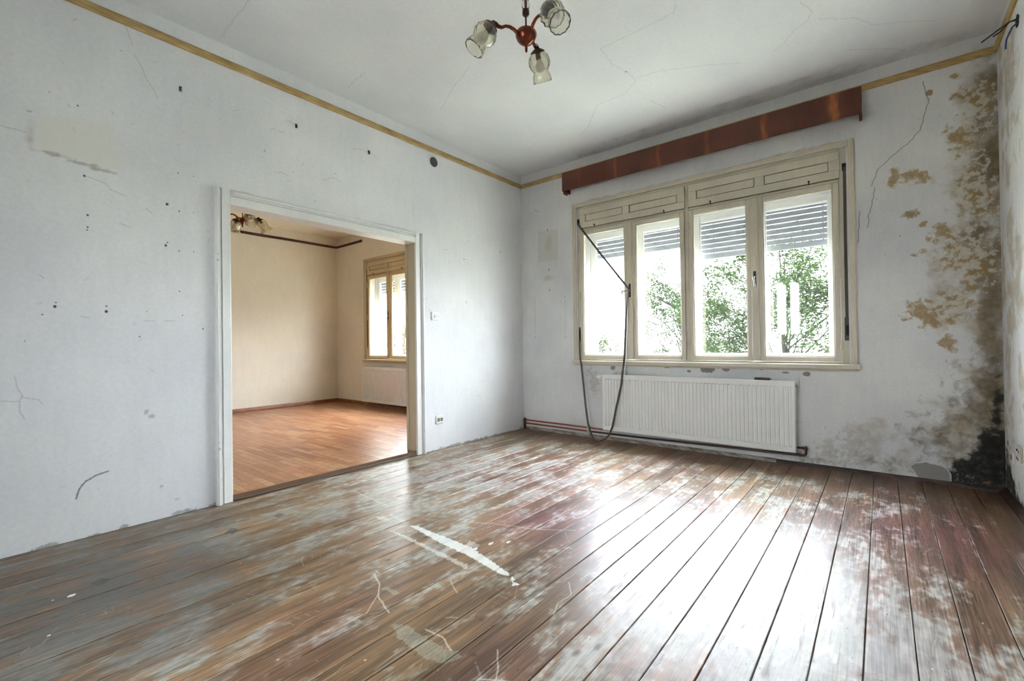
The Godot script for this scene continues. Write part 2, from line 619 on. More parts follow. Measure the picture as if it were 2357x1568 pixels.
func floor_dents(cv: Canvas, ro: Canvas, hi: Canvas) -> void:      # dents, splits along the grain and scuffs: dull, dirty and hollow
	rng.seed = 78
	for i in 700:
		var x := rng.randf_range(0.1, 4.0) if i < 350 else rng.randf_range(2.1, 3.6)
		var z := rng.randf_range(0.3, 5.1) if i < 350 else rng.randf_range(1.0, 3.5)
		var rx := rng.randf_range(0.0008, 0.0028)
		var rz := rng.randf_range(0.001, 0.006)
		cv.spot(x, z, rx, rz, Color8(52, 44, 40), rng.randf_range(0.4, 0.85))
		ro.spot(x, z, rx, rz, Color8(230, 230, 230), 0.9)
		hi.spot(x, z, rx, rz, Color8(70, 70, 70), 0.7)
	for i in 900:
		var x := rng.randf_range(0.1, 4.0) if i < 400 else rng.randf_range(2.1, 3.6)
		var z := rng.randf_range(0.3, 5.0) if i < 400 else rng.randf_range(1.0, 3.5)
		var l := rng.randf_range(0.03, 0.16)
		var q := [Vector2(x, z), Vector2(x + rng.randf_range(-0.003, 0.003), z + l * 0.5), Vector2(x + rng.randf_range(-0.004, 0.004), z + l)]
		cv.line(q, 0.001, Color8(80, 66, 56), rng.randf_range(0.15, 0.5))
		ro.line(q, 0.0016, Color8(200, 200, 200), 0.7)
		hi.line(q, 0.0015, Color8(90, 90, 90), 0.6)
	for i in 90:
		var p := Vector2(rng.randf_range(0.3, 4.0), rng.randf_range(0.5, 4.6))
		var a := rng.randf_range(0, PI)
		for k in rng.randi_range(3, 8):
			var o := p + Vector2(rng.randfn(0, 0.03), rng.randfn(0, 0.05))
			var e := o + Vector2(cos(a), sin(a)) * rng.randf_range(0.01, 0.05)
			cv.line([o, e], 0.0015, Color8(188, 180, 170), rng.randf_range(0.3, 0.7))
			ro.line([o, e], 0.0016, Color8(180, 180, 180), 0.6)

func floor_marks(cv: Canvas) -> void:
	rng.seed = 77
	# knots
	for i in 110:
		var x := BOARD0 + BOARD * (rng.randi_range(0, 29) + rng.randf_range(0.25, 0.75))
		var z := rng.randf_range(0.2, 5.0)
		cv.spot(x, z, rng.randf_range(0.008, 0.018), rng.randf_range(0.012, 0.03), Color8(58, 44, 38), rng.randf_range(0.35, 0.75), 0.7)
	# long scratches and pale scuffs along and across the boards
	for i in 260:
		var p := Vector2(rng.randf_range(0.2, 4.0), rng.randf_range(0.35, 5.0))
		var a := rng.randf_range(1.2, 1.9) if rng.randf() < 0.72 else rng.randf_range(0, PI)
		var l := rng.randf_range(0.03, 0.16)
		var q := p + Vector2(cos(a), sin(a)) * l
		cv.line([p, p.lerp(q, 0.5) + Vector2(rng.randf_range(-1, 1), rng.randf_range(-1, 1)) * l * 0.08, q], rng.randf_range(0.0012, 0.005), Color8(204, 196, 184), rng.randf_range(0.25, 0.75))
	for i in 60:       # splashes of wall paint
		cv.spot(rng.randf_range(0.1, 4.0), rng.randf_range(0.3, 5.0), rng.randf_range(0.002, 0.006), rng.randf_range(0.002, 0.008), Color8(222, 220, 214), rng.randf_range(0.5, 0.9))
	# strip of old white tape running across the boards, torn in places
	var tape := Color8(214, 216, 212)
	cv.poly([Vector2(1.30, 2.77), Vector2(1.34, 2.745), Vector2(1.78, 2.755), Vector2(2.12, 2.845), Vector2(2.10, 2.87), Vector2(1.86, 2.835), Vector2(1.60, 2.815)], tape, 0.85, 0.006, 0.06, 5)
	cv.poly([Vector2(1.72, 2.70), Vector2(1.80, 2.705), Vector2(1.82, 2.76), Vector2(1.74, 2.755)], tape, 0.45, 0.006, 0.06, 6)
	cv.poly([Vector2(1.24, 2.88), Vector2(1.40, 2.87), Vector2(1.66, 2.885), Vector2(1.90, 2.90), Vector2(1.93, 2.93), Vector2(1.80, 2.925), Vector2(1.52, 2.90)], tape, 0.55, 0.007, 0.07, 7)
	cv.poly([Vector2(1.02, 2.80), Vector2(1.09, 2.77), Vector2(1.14, 2.80), Vector2(1.07, 2.83)], tape, 0.5, 0.006, 0.07, 8)
	cv.poly([Vector2(1.05, 2.72), Vector2(1.22, 2.745), Vector2(1.24, 2.765), Vector2(1.08, 2.745)], tape, 0.35, 0.006, 0.07, 9)
	cv.poly([Vector2(2.13, 2.85), Vector2(2.165, 2.87), Vector2(2.15, 2.885)], tape, 0.9, 0.0, 0.06, 10)
	cv.poly([Vector2(2.155, 2.88), Vector2(2.205, 2.885), Vector2(2.185, 2.915)], tape, 0.9, 0.0, 0.06, 11)
	# greenish tape
	var green := Color8(166, 176, 162)
	cv.poly([Vector2(1.995, 3.40), Vector2(2.05, 3.365), Vector2(2.26, 3.37), Vector2(2.30, 3.345), Vector2(2.33, 3.36), Vector2(2.315, 3.42), Vector2(2.22, 3.445), Vector2(2.09, 3.43)], green, 0.5, 0.008, 0.05, 12, 0.4)
	for q in [[1.80, 3.26, 0.05, 0.012], [1.86, 3.47, 0.035, 0.010], [2.42, 2.62, 0.05, 0.02], [1.92, 3.12, 0.03, 0.012]]:
		cv.poly([Vector2(q[0] - q[2], q[1] + q[3]), Vector2(q[0] - q[2] * 0.9, q[1] - q[3]), Vector2(q[0] + q[2], q[1] - q[3] * 1.2), Vector2(q[0] + q[2] * 0.9, q[1] + q[3])], green, 0.4, 0.004, 0.06, 13)
	# a greyer field with a straight edge
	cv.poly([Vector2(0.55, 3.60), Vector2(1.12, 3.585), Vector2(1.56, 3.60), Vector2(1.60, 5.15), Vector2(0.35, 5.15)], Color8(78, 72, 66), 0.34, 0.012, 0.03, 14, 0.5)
	# thin pale tape lines near the doorway and dark stains by the wall
	cv.line([Vector2(0.48, 2.62), Vector2(0.95, 2.66)], 0.018, Color8(196, 190, 178), 0.4)
	cv.line([Vector2(0.20, 3.05), Vector2(0.24, 3.32)], 0.008, Color8(210, 204, 192), 0.5)
	cv.poly([Vector2(0.50, 3.42), Vector2(0.56, 3.40), Vector2(0.62, 3.44), Vector2(0.55, 3.47)], Color8(52, 46, 46), 0.7, 0.015, 0.05, 15)
	cv.poly([Vector2(0.49, 3.14), Vector2(0.54, 3.13), Vector2(0.56, 3.19), Vector2(0.50, 3.20)], Color8(58, 50, 48), 0.6, 0.012, 0.05, 16)
	cv.poly([Vector2(0.66, 4.00), Vector2(0.72, 3.98), Vector2(0.74, 4.03), Vector2(0.68, 4.05)], Color8(52, 48, 46), 0.6, 0.012, 0.05, 17)
	# pale wandering scratches
	for s in [[Vector2(1.62, 3.22), Vector2(1.72, 3.26), Vector2(1.80, 3.32), Vector2(1.93, 3.36)], [Vector2(2.12, 3.34), Vector2(2.20, 3.33), Vector2(2.28, 3.36)], [Vector2(2.40, 3.26), Vector2(2.47, 3.34), Vector2(2.52, 3.42), Vector2(2.60, 3.50)],
			[Vector2(2.44, 3.40), Vector2(2.50, 3.36), Vector2(2.56, 3.33)], [Vector2(2.36, 2.74), Vector2(2.42, 2.82), Vector2(2.41, 2.90), Vector2(2.44, 2.98)], [Vector2(1.5, 2.55), Vector2(1.68, 2.45), Vector2(1.9, 2.38), Vector2(2.1, 2.25)]]:
		cv.line(s, 0.005, Color8(206, 196, 180), 0.8, 0.002, 21)
	# filler smeared along some joints on the right
	for s in [[3.237, 0.5, 1.5], [3.371, 0.55, 1.6], [3.638, 0.4, 1.75], [3.772, 0.9, 1.5], [2.97, 0.4, 1.2], [2.836, 0.35, 1.0]]:
		for t in 26:
			var z := rng.randf_range(s[1], s[2])
			cv.line([Vector2(s[0] + rng.randf_range(-0.004, 0.004), z), Vector2(s[0] + rng.randf_range(-0.006, 0.006), z + rng.randf_range(0.02, 0.10))], rng.randf_range(0.003, 0.010), Color8(190, 186, 176), rng.randf_range(0.3, 0.75))
	# board edges rubbed bare
	for b in 31:
		for t in 34:
			var z := rng.randf_range(0.35, 5.0)
			var x := BOARD0 + BOARD * b + (0.005 if rng.randf() < 0.5 else -0.005) + rng.randf_range(-0.002, 0.002)
			cv.line([Vector2(x, z), Vector2(x + rng.randf_range(-0.002, 0.002), z + rng.randf_range(0.05, 0.30))], rng.randf_range(0.0015, 0.005), Color8(186, 178, 166), rng.randf_range(0.15, 0.6))
	# nail heads
	for b in 30:
		for z in [0.12, 0.95, 1.78, 2.61, 3.44, 4.27]:
			for e in [0.22, 0.78]:
				cv.spot(BOARD0 + BOARD * (b + e), z + 0.01 * ((b * 7) % 3), 0.003, 0.003, Color8(40, 34, 32), 0.7)

# ------------------------------------------------------------------ walls and ceiling: marks
func wall_left_material() -> StandardMaterial3D:
	var im := plaster(1408, 848, Color8(222, 222, 223), 101, 0.035, 0.012, 0.018)
	var cv := Canvas.new(im, 0, ROOM_L, ROOM_H, 0)
	var crack := Color8(120, 120, 118)
	# yellowed rectangle with a dirty left and lower edge, where something hung
	for k in 6:
		var g := 0.93 + 0.025 * k
		var ring := []
		for p in [Vector2(4.143, 2.276), Vector2(3.848, 2.347), Vector2(3.828, 2.233), Vector2(3.798, 2.113), Vector2(3.850, 2.085), Vector2(4.156, 2.088)]:
			ring.append(Vector2(3.99, 2.2) + (p - Vector2(3.99, 2.2)) * g)
		cv.poly(ring, Color8(226, 222, 207), 0.11, 0.012, 0.02, 32 + k, 0.3)
	stain(cv, [[4.172, 2.18, 0.026, 0.08, 1.0], [4.175, 2.14, 0.024, 0.05, 1.2]], Color8(176, 168, 150), 0.6, 33, 0.03, 1.2, 0.8)
	stain(cv, [[4.08, 2.092, 0.09, 0.014, 1.1], [3.98, 2.075, 0.10, 0.016, 1.3], [3.90, 2.062, 0.07, 0.012, 1.3]], Color8(150, 146, 138), 0.65, 34, 0.04, 0.9, 1.2)
	# faint cleaner rectangles left by pictures
	for q in [[3.50, 3.30, 2.62, 2.42], [2.95, 2.72, 2.27, 2.22], [2.32, 2.08, 2.23, 2.18]]:
		cv.poly([Vector2(q[0], q[2]), Vector2(q[1], q[2]), Vector2(q[1], q[3]), Vector2(q[0], q[3])], Color8(226, 226, 220), 0.3, 0.012, 0.03, 35)
	for l in [[Vector2(4.278, 2.180), Vector2(4.226, 2.178), Vector2(4.191, 2.175)], [Vector2(3.782, 2.944), Vector2(3.761, 2.886), Vector2(3.750, 2.849)],
			[Vector2(3.745, 2.803), Vector2(3.702, 2.726), Vector2(3.691, 2.688), Vector2(3.652, 2.627), Vector2(3.629, 2.579)],
			[Vector2(3.954, 2.010), Vector2(3.875, 1.990), Vector2(3.854, 1.960), Vector2(3.787, 1.940)], [Vector2(3.816, 1.776), Vector2(3.765, 1.761)],
			[Vector2(3.707, 1.208), Vector2(3.656, 1.211)], [Vector2(3.606, 1.211), Vector2(3.552, 1.211)], [Vector2(3.989, 1.228), Vector2(3.950, 1.216)],
			[Vector2(4.234, 0.913), Vector2(4.227, 0.859), Vector2(4.207, 0.811), Vector2(4.216, 0.778), Vector2(4.217, 0.725), Vector2(4.199, 0.683)], [Vector2(4.283, 0.788), Vector2(4.219, 0.781)],
			[Vector2(4.207, 0.801), Vector2(4.147, 0.781), Vector2(4.135, 0.756)], [Vector2(2.942, 2.322), Vector2(2.894, 2.336), Vector2(2.837, 2.325)],
			[Vector2(2.846, 2.739), Vector2(2.782, 2.725)], [Vector2(2.969, 2.630), Vector2(2.931, 2.642)], [Vector2(2.913, 2.637), Vector2(2.860, 2.637)],
			[Vector2(2.313, 2.697), Vector2(2.232, 2.723), Vector2(2.149, 2.724)], [Vector2(2.100, 2.723), Vector2(2.064, 2.686)], [Vector2(2.563, 2.367), Vector2(2.480, 2.410), Vector2(2.416, 2.392)],
			[Vector2(1.672, 2.407), Vector2(1.671, 2.256)], [Vector2(0.012, 1.400), Vector2(0.024, 1.319), Vector2(0.010, 1.122)], [Vector2(0.01, 0.557), Vector2(0.084, 0.495), Vector2(0.112, 0.380), Vector2(0.103, 0.321)]]:
		cv.line(l, 0.0020, crack, 0.35, 0.003, int(l[0].x * 1000))
	cv.line([Vector2(4.008, 0.225), Vector2(3.995, 0.275), Vector2(3.968, 0.312), Vector2(3.931, 0.332), Vector2(3.875, 0.345)], 0.006, Color8(96, 98, 100), 0.8, 0.002, 9)
	# nail holes and drilled holes
	var hole := Color8(36, 33, 32)
	for p in [[3.589, 1.938, 0.012], [3.597, 1.680, 0.011], [3.589, 1.699, 0.006], [4.086, 1.274, 0.011], [4.082, 1.296, 0.005], [3.878, 1.257, 0.012], [3.877, 1.288, 0.006], [3.953, 1.793, 0.008], [3.954, 1.726, 0.006], [3.956, 1.710, 0.006],
			[3.991, 2.393, 0.006], [3.966, 2.010, 0.009], [3.530, 2.149, 0.005], [3.446, 2.152, 0.004], [3.447, 1.918, 0.004], [3.451, 1.663, 0.004], [3.526, 1.909, 0.006], [3.528, 1.656, 0.006], [3.528, 1.400, 0.005], [4.133, 1.229, 0.005], [3.692, 1.266, 0.004], [3.729, 1.114, 0.006],
			[4.196, 1.089, 0.004], [3.513, 1.250, 0.004], [3.402, 1.165, 0.006], [4.103, 2.422, 0.004], [3.804, 2.790, 0.004], [3.006, 2.456, 0.005], [2.805, 2.360, 0.005], [2.458, 2.448, 0.005], [2.635, 2.183, 0.004], [1.624, 2.468, 0.004], [2.814, 2.777, 0.004],
			[1.255, 2.011, 0.006], [1.228, 1.898, 0.005], [1.004, 1.946, 0.008], [0.985, 1.947, 0.006], [1.099, 2.252, 0.004], [0.981, 2.118, 0.004], [0.753, 2.175, 0.004], [0.402, 2.120, 0.008], [0.402, 2.108, 0.006], [0.976, 1.497, 0.007], [0.976, 1.482, 0.007], [0.816, 0.478, 0.005]]:
		cv.spot(p[0], p[1], p[2] * 0.7, p[2] * 0.8, hole, 0.9, 0.5)
	# chipped plaster
	stain(cv, [[3.70, 0.66, 0.012, 0.022, 1.2], [3.675, 0.63, 0.014, 0.014, 1.1], [3.63, 0.2, 0.012, 0.012, 1.0], [4.17, 2.29, 0.014, 0.008, 1.2], [3.55, 0.1, 0.014, 0.007, 1.0]], Color8(160, 160, 162), 0.7, 41, 0.12, 0.6, 1.3)
	rng.seed = 5
	for i in 150:
		var p := Vector2(rng.randf_range(0.1, 4.8), rng.randf_range(0.05, 2.9))
		cv.line([p, p + Vector2(rng.randf_range(-0.03, 0.03), rng.randf_range(-0.03, 0.03))], rng.randf_range(0.001, 0.004), Color8(160, 160, 160), rng.randf_range(0.2, 0.55))
	# plaster broken away along the floor
	var low := []
	for i in 26:
		low.append([rng.randf_range(3.3, 5.0), rng.randf_range(0.0, 0.014), rng.randf_range(0.015, 0.06), rng.randf_range(0.006, 0.015), 1.1])
		low.append([rng.randf_range(0.0, 1.55), rng.randf_range(0.0, 0.012), rng.randf_range(0.02, 0.07), rng.randf_range(0.006, 0.014), 1.2])
	stain(cv, low, Color8(140, 136, 130), 0.7, 43, 0.10, 0.5, 1.0)
	return tex_mat(im, 0.85)

func wall_window_material() -> StandardMaterial3D:
	var im := plaster(1424, 1088, Color8(214, 213, 212), 111, 0.045, 0.014, 0.022)
	var cv := Canvas.new(im, 0, ROOM_W, ROOM_H, 0)
	# damp in the right-hand corner: washed-out tan, ochre scabs where the paint has gone, then black mould
	stain(cv, [[4.02, 2.7, 0.18, 0.3, 1.4], [3.98, 2.15, 0.24, 0.45, 1.3], [3.93, 1.62, 0.24, 0.34, 1.2], [4.0, 1.1, 0.12, 0.5, 1.1], [3.98, 0.6, 0.15, 0.4, 1.2], [3.85, 0.35, 0.24, 0.26, 1.0], [3.55, 0.25, 0.3, 0.16, 0.6], [3.8, 1.3, 0.22, 0.18, 0.9]], Color8(152, 138, 110), 0.9, 113, 0.010, 1.2, 1.1)
	stain(cv, [[4.03, 2.3, 0.12, 0.7, 1.3], [4.03, 1.4, 0.13, 0.7, 1.3], [3.97, 1.75, 0.14, 0.3, 1.1], [4.03, 0.7, 0.12, 0.5, 1.2]], Color8(108, 94, 70), 0.85, 117, 0.016, 1.2, 1.3)
	stain(cv, [[3.53, 2.24, 0.045, 0.075, 1.5], [3.61, 2.23, 0.05, 0.04, 1.3], [3.66, 2.20, 0.05, 0.04, 1.1], [3.62, 1.95, 0.05, 0.03, 0.9], [3.68, 1.24, 0.12, 0.08, 1.4], [3.72, 1.16, 0.10, 0.05, 1.1], [3.82, 1.28, 0.10, 0.09, 1.1], [3.77, 1.78, 0.06, 0.07, 1.2],
			[3.86, 1.60, 0.12, 0.13, 1.2], [3.93, 1.50, 0.09, 0.14, 1.3], [3.95, 2.02, 0.09, 0.16, 1.2], [3.88, 2.45, 0.07, 0.12, 1.0], [3.90, 2.72, 0.06, 0.05, 1.2], [3.97, 2.66, 0.06, 0.10, 1.2], [3.86, 2.87, 0.025, 0.03, 1.3], [3.72, 2.80, 0.018, 0.025, 1.6], [3.67, 1.86, 0.03, 0.02, 1.0], [3.66, 1.66, 0.04, 0.02, 1.0], [3.59, 1.28, 0.02, 0.04, 1.0], [3.78, 1.00, 0.07, 0.05, 0.7]],
			Color8(150, 124, 78), 0.8, 119, 0.028, 0.7, 2.2)
	# flakes of old paint still clinging
	stain(cv, [[3.90, 1.60, 0.12, 0.20, 1.0], [3.95, 2.05, 0.08, 0.20, 0.9], [3.82, 1.25, 0.10, 0.08, 1.0], [3.96, 2.6, 0.08, 0.15, 0.8]], Color8(206, 203, 196), 0.8, 127, 0.05, 0.5, 2.8)
	# mildew specks
	stain(cv, [[3.93, 0.55, 0.16, 0.30, 1.1], [4.0, 0.85, 0.07, 0.25, 1.1], [3.78, 0.30, 0.20, 0.2, 0.8], [3.4, 0.10, 0.35, 0.05, 0.9], [2.95, 0.06, 0.2, 0.04, 0.8]], Color8(78, 70, 58), 0.5, 131, 0.03, 1.4, 2.0)
	stain(cv, [[3.94, 0.10, 0.17, 0.14, 2.6], [4.01, 0.22, 0.09, 0.26, 2.2], [3.84, 0.05, 0.11, 0.08, 2.2], [4.03, 0.55, 0.03, 0.2, 1.2], [3.97, 0.18, 0.10, 0.12, 1.5]], Color8(22, 20, 18), 0.97, 137, 0.02, 0.6, 1.3)
	rng.seed = 90
	for i in 26:
		cv.spot(rng.randf_range(3.81, 3.92), rng.randf_range(0.03, 0.10), 0.003, 0.003, Color8(190, 188, 182), 0.8)
	cv.poly([Vector2(3.955, 0.06), Vector2(3.99, 0.065), Vector2(3.985, 0.04), Vector2(3.95, 0.042)], Color8(150, 104, 74), 0.8, 0.004, 0.06, 5)
	# paint fallen off down to the grey render
	cv.poly([Vector2(3.575, 0.10), Vector2(3.605, 0.135), Vector2(3.655, 0.15), Vector2(3.72, 0.14), Vector2(3.785, 0.115), Vector2(3.80, 0.06), Vector2(3.79, -0.01), Vector2(3.64, -0.01), Vector2(3.60, 0.055)], Color8(210, 206, 196), 0.9, 0.006, 0.04, 140)
	cv.poly([Vector2(3.582, 0.10), Vector2(3.61, 0.128), Vector2(3.66, 0.142), Vector2(3.72, 0.133), Vector2(3.777, 0.11), Vector2(3.792, 0.06), Vector2(3.782, -0.01), Vector2(3.645, -0.01), Vector2(3.607, 0.055)], Color8(138, 135, 130), 1.0, 0.006, 0.04, 140, 0.1)
	# plaster broken away under the sill and above the casing
	for q in [[1.21, 0.775, 0.03, 0.03], [2.17, 0.775, 0.07, 0.03], [2.33, 0.785, 0.03, 0.025], [1.79, 0.79, 0.03, 0.01], [2.62, 0.79, 0.02, 0.008], [2.95, 0.76, 0.03, 0.02], [2.80, 0.765, 0.025, 0.008], [2.0, 0.755, 0.02, 0.012]]:
		stain(cv, [[q[0], q[1], q[2], q[3], 1.7]], Color8(122, 116, 108), 0.9, int(q[0] * 100), 0.06, 0.2, 0.7)
	for i in 24:
		var x := rng.randf_range(0.8, 3.2)
		cv.line([Vector2(x, 2.608), Vector2(x + rng.randf_range(0.02, 0.12), 2.612 + rng.randf_range(0, 0.012))], rng.randf_range(0.003, 0.008), Color8(186, 180, 168), 0.8, 0.003, i + 1)
	# cracks
	for l in [[Vector2(3.692, 2.895), Vector2(3.708, 2.787), Vector2(3.721, 2.752), Vector2(3.692, 2.642), Vector2(3.673, 2.551), Vector2(3.613, 2.484), Vector2(3.509, 2.403), Vector2(3.425, 2.318), Vector2(3.405, 2.253), Vector2(3.389, 2.206)],
			[Vector2(3.409, 2.189), Vector2(3.387, 2.054), Vector2(3.365, 1.975), Vector2(3.370, 1.942), Vector2(3.359, 1.893)], [Vector2(3.316, 2.029), Vector2(3.309, 1.940), Vector2(3.302, 1.787)], [Vector2(0.207, 2.651), Vector2(0.278, 2.614)]]:
		cv.line(l, 0.0030, Color8(90, 86, 80), 0.75, 0.004, int(l[0].y * 100))
	cv.line([Vector2(0.193, 1.584), Vector2(0.186, 1.157)], 0.004, Color8(150, 146, 142), 0.6)
	cv.line([Vector2(0.622, 1.552), Vector2(0.615, 1.128)], 0.004, Color8(150, 146, 142), 0.5)
	cv.poly([Vector2(0.25, 2.381), Vector2(0.537, 2.361), Vector2(0.542, 2.006), Vector2(0.244, 2.015)], Color8(196, 192, 184), 0.5, 0.006, 0.03, 7)
	stain(cv, [[0.40, 2.2, 0.06, 0.12, 1.2], [0.39, 1.81, 0.08, 0.05, 1.0]], Color8(190, 182, 164), 0.6, 8, 0.02, 0.6, 0.6)
	for p in [[0.39, 2.385, 0.007], [0.39, 2.370, 0.007], [0.405, 1.912, 0.007], [0.402, 1.898, 0.007], [0.406, 1.675, 0.007], [0.406, 1.660, 0.006], [0.618, 1.575, 0.006], [0.187, 1.112, 0.006], [0.617, 1.109, 0.006], [0.091, 1.591, 0.004], [3.55, 1.80, 0.004], [3.42, 2.10, 0.003], [3.46, 1.68, 0.003]]:
		cv.spot(p[0], p[1], p[2], p[2], Color8(34, 32, 30), 0.9, 0.5)
	stain(cv, [[0.98, 0.6, 0.06, 0.14, 1.0], [0.93, 0.72, 0.04, 0.06, 1.0], [3.25, 0.2, 0.1, 0.14, 0.8], [3.08, 0.14, 0.08, 0.12, 0.7]], Color8(164, 156, 142), 0.5, 143, 0.05, 0.5, 1.2)
	for i in 120:
		var p := Vector2(rng.randf_range(0.05, 4.0), rng.randf_range(0.05, 0.7) if rng.randf() < 0.6 else rng.randf_range(0.7, 2.9))
		cv.line([p, p + Vector2(rng.randf_range(-0.02, 0.02), rng.randf_range(-0.02, 0.02))], rng.randf_range(0.001, 0.004), Color8(140, 136, 130), rng.randf_range(0.2, 0.6))
	return tex_mat(im, 0.85)

func wall_right_material() -> StandardMaterial3D:
	var im := plaster(1024, 640, Color8(216, 216, 216), 151, 0.04, 0.014, 0.03)
	var cv := Canvas.new(im, 0, ROOM_L, ROOM_H, 0)
	var blobs := []
	rng.seed = 3
	for i in 22:
		blobs.append([rng.randf_range(0.0, 0.5), rng.randf_range(0.2, 2.9), rng.randf_range(0.03, 0.14), rng.randf_range(0.15, 0.4), 0.9])
	stain(cv, blobs, Color8(160, 144, 116), 0.55, 153, 0.02, 0.7, 1.8)
	stain(cv, [[0.06, 0.12, 0.12, 0.2, 1.3], [0.22, 0.05, 0.22, 0.09, 1.1], [0.5, 0.03, 0.25, 0.05, 0.9]], Color8(34, 30, 28), 0.9, 157, 0.03, 0.5, 1.6)
	for i in 90:
		var p := Vector2(rng.randf_range(0.05, 1.2), rng.randf_range(0.2, 2.9))
		cv.line([p, p + Vector2(rng.randf_range(-0.01, 0.01), rng.randf_range(0.03, 0.12))], rng.randf_range(0.003, 0.01), Color8(140, 126, 98), rng.randf_range(0.2, 0.7))
	return tex_mat(im, 0.85)

func ceiling_material() -> StandardMaterial3D:
	var im := plaster(1024, 1296, Color8(220, 221, 222), 161, 0.03, 0.010, 0.008)
	var cv := Canvas.new(im, 0, ROOM_W, 0, ROOM_L)
	for l in [[Vector2(2.490, 1.641), Vector2(2.454, 1.575), Vector2(1.937, 1.560), Vector2(1.918, 1.327), Vector2(1.958, 1.182), Vector2(1.961, 1.028), Vector2(1.816, 0.913), Vector2(1.548, 0.901), Vector2(1.294, 0.607), Vector2(1.126, 0.485)],
			[Vector2(1.977, 1.065), Vector2(2.145, 1.038), Vector2(2.294, 0.959), Vector2(2.441, 0.882), Vector2(2.648, 0.736)], [Vector2(3.080, 1.163), Vector2(3.130, 1.014), Vector2(3.085, 0.939), Vector2(3.002, 0.878), Vector2(2.943, 0.785), Vector2(2.861, 0.717)],
			[Vector2(3.147, 0.922), Vector2(3.340, 0.758), Vector2(3.417, 0.611), Vector2(3.584, 0.516), Vector2(3.731, 0.404)], [Vector2(1.935, 0.673), Vector2(1.989, 0.458)], [Vector2(3.273, 0.401), Vector2(3.435, 0.286), Vector2(3.596, 0.134)],
			[Vector2(0.456, 2.465), Vector2(0.310, 2.460), Vector2(0.155, 2.439)], [Vector2(0.556, 3.317), Vector2(0.278, 3.311), Vector2(0.062, 3.307)], [Vector2(1.098, 2.013), Vector2(0.791, 1.895), Vector2(0.461, 1.725)]]:
		cv.line(l, 0.0024, Color8(160, 158, 150), 0.45, 0.006, int(l[0].x * 1000))
	cv.spot(1.955, 1.19, 0.012, 0.008, Color8(110, 106, 98), 0.7)
	# soft grey blotches along the wall above the curtain box
	stain(cv, [[1.0, 0.05, 0.25, 0.06, 0.9], [1.7, 0.06, 0.4, 0.07, 0.9], [2.4, 0.07, 0.4, 0.07, 0.8], [3.1, 0.06, 0.4, 0.06, 0.8], [3.8, 0.08, 0.3, 0.08, 0.9], [1.5, 0.19, 0.35, 0.03, 0.7], [2.3, 0.21, 0.4, 0.03, 0.7], [3.0, 0.2, 0.3, 0.03, 0.6]], Color8(140, 135, 128), 0.35, 163, 0.02, 1.6, 1.4)
	return tex_mat(im, 0.9)

func wall_segments(segs: Array, ax: int, u0: float, u1: float) -> MB:
	var m := MB.new()
	for s in segs:
		m.box(s[0], s[1])
	m.planar(ax, 1, u0, u1, ROOM_H, 0.0)
	return m

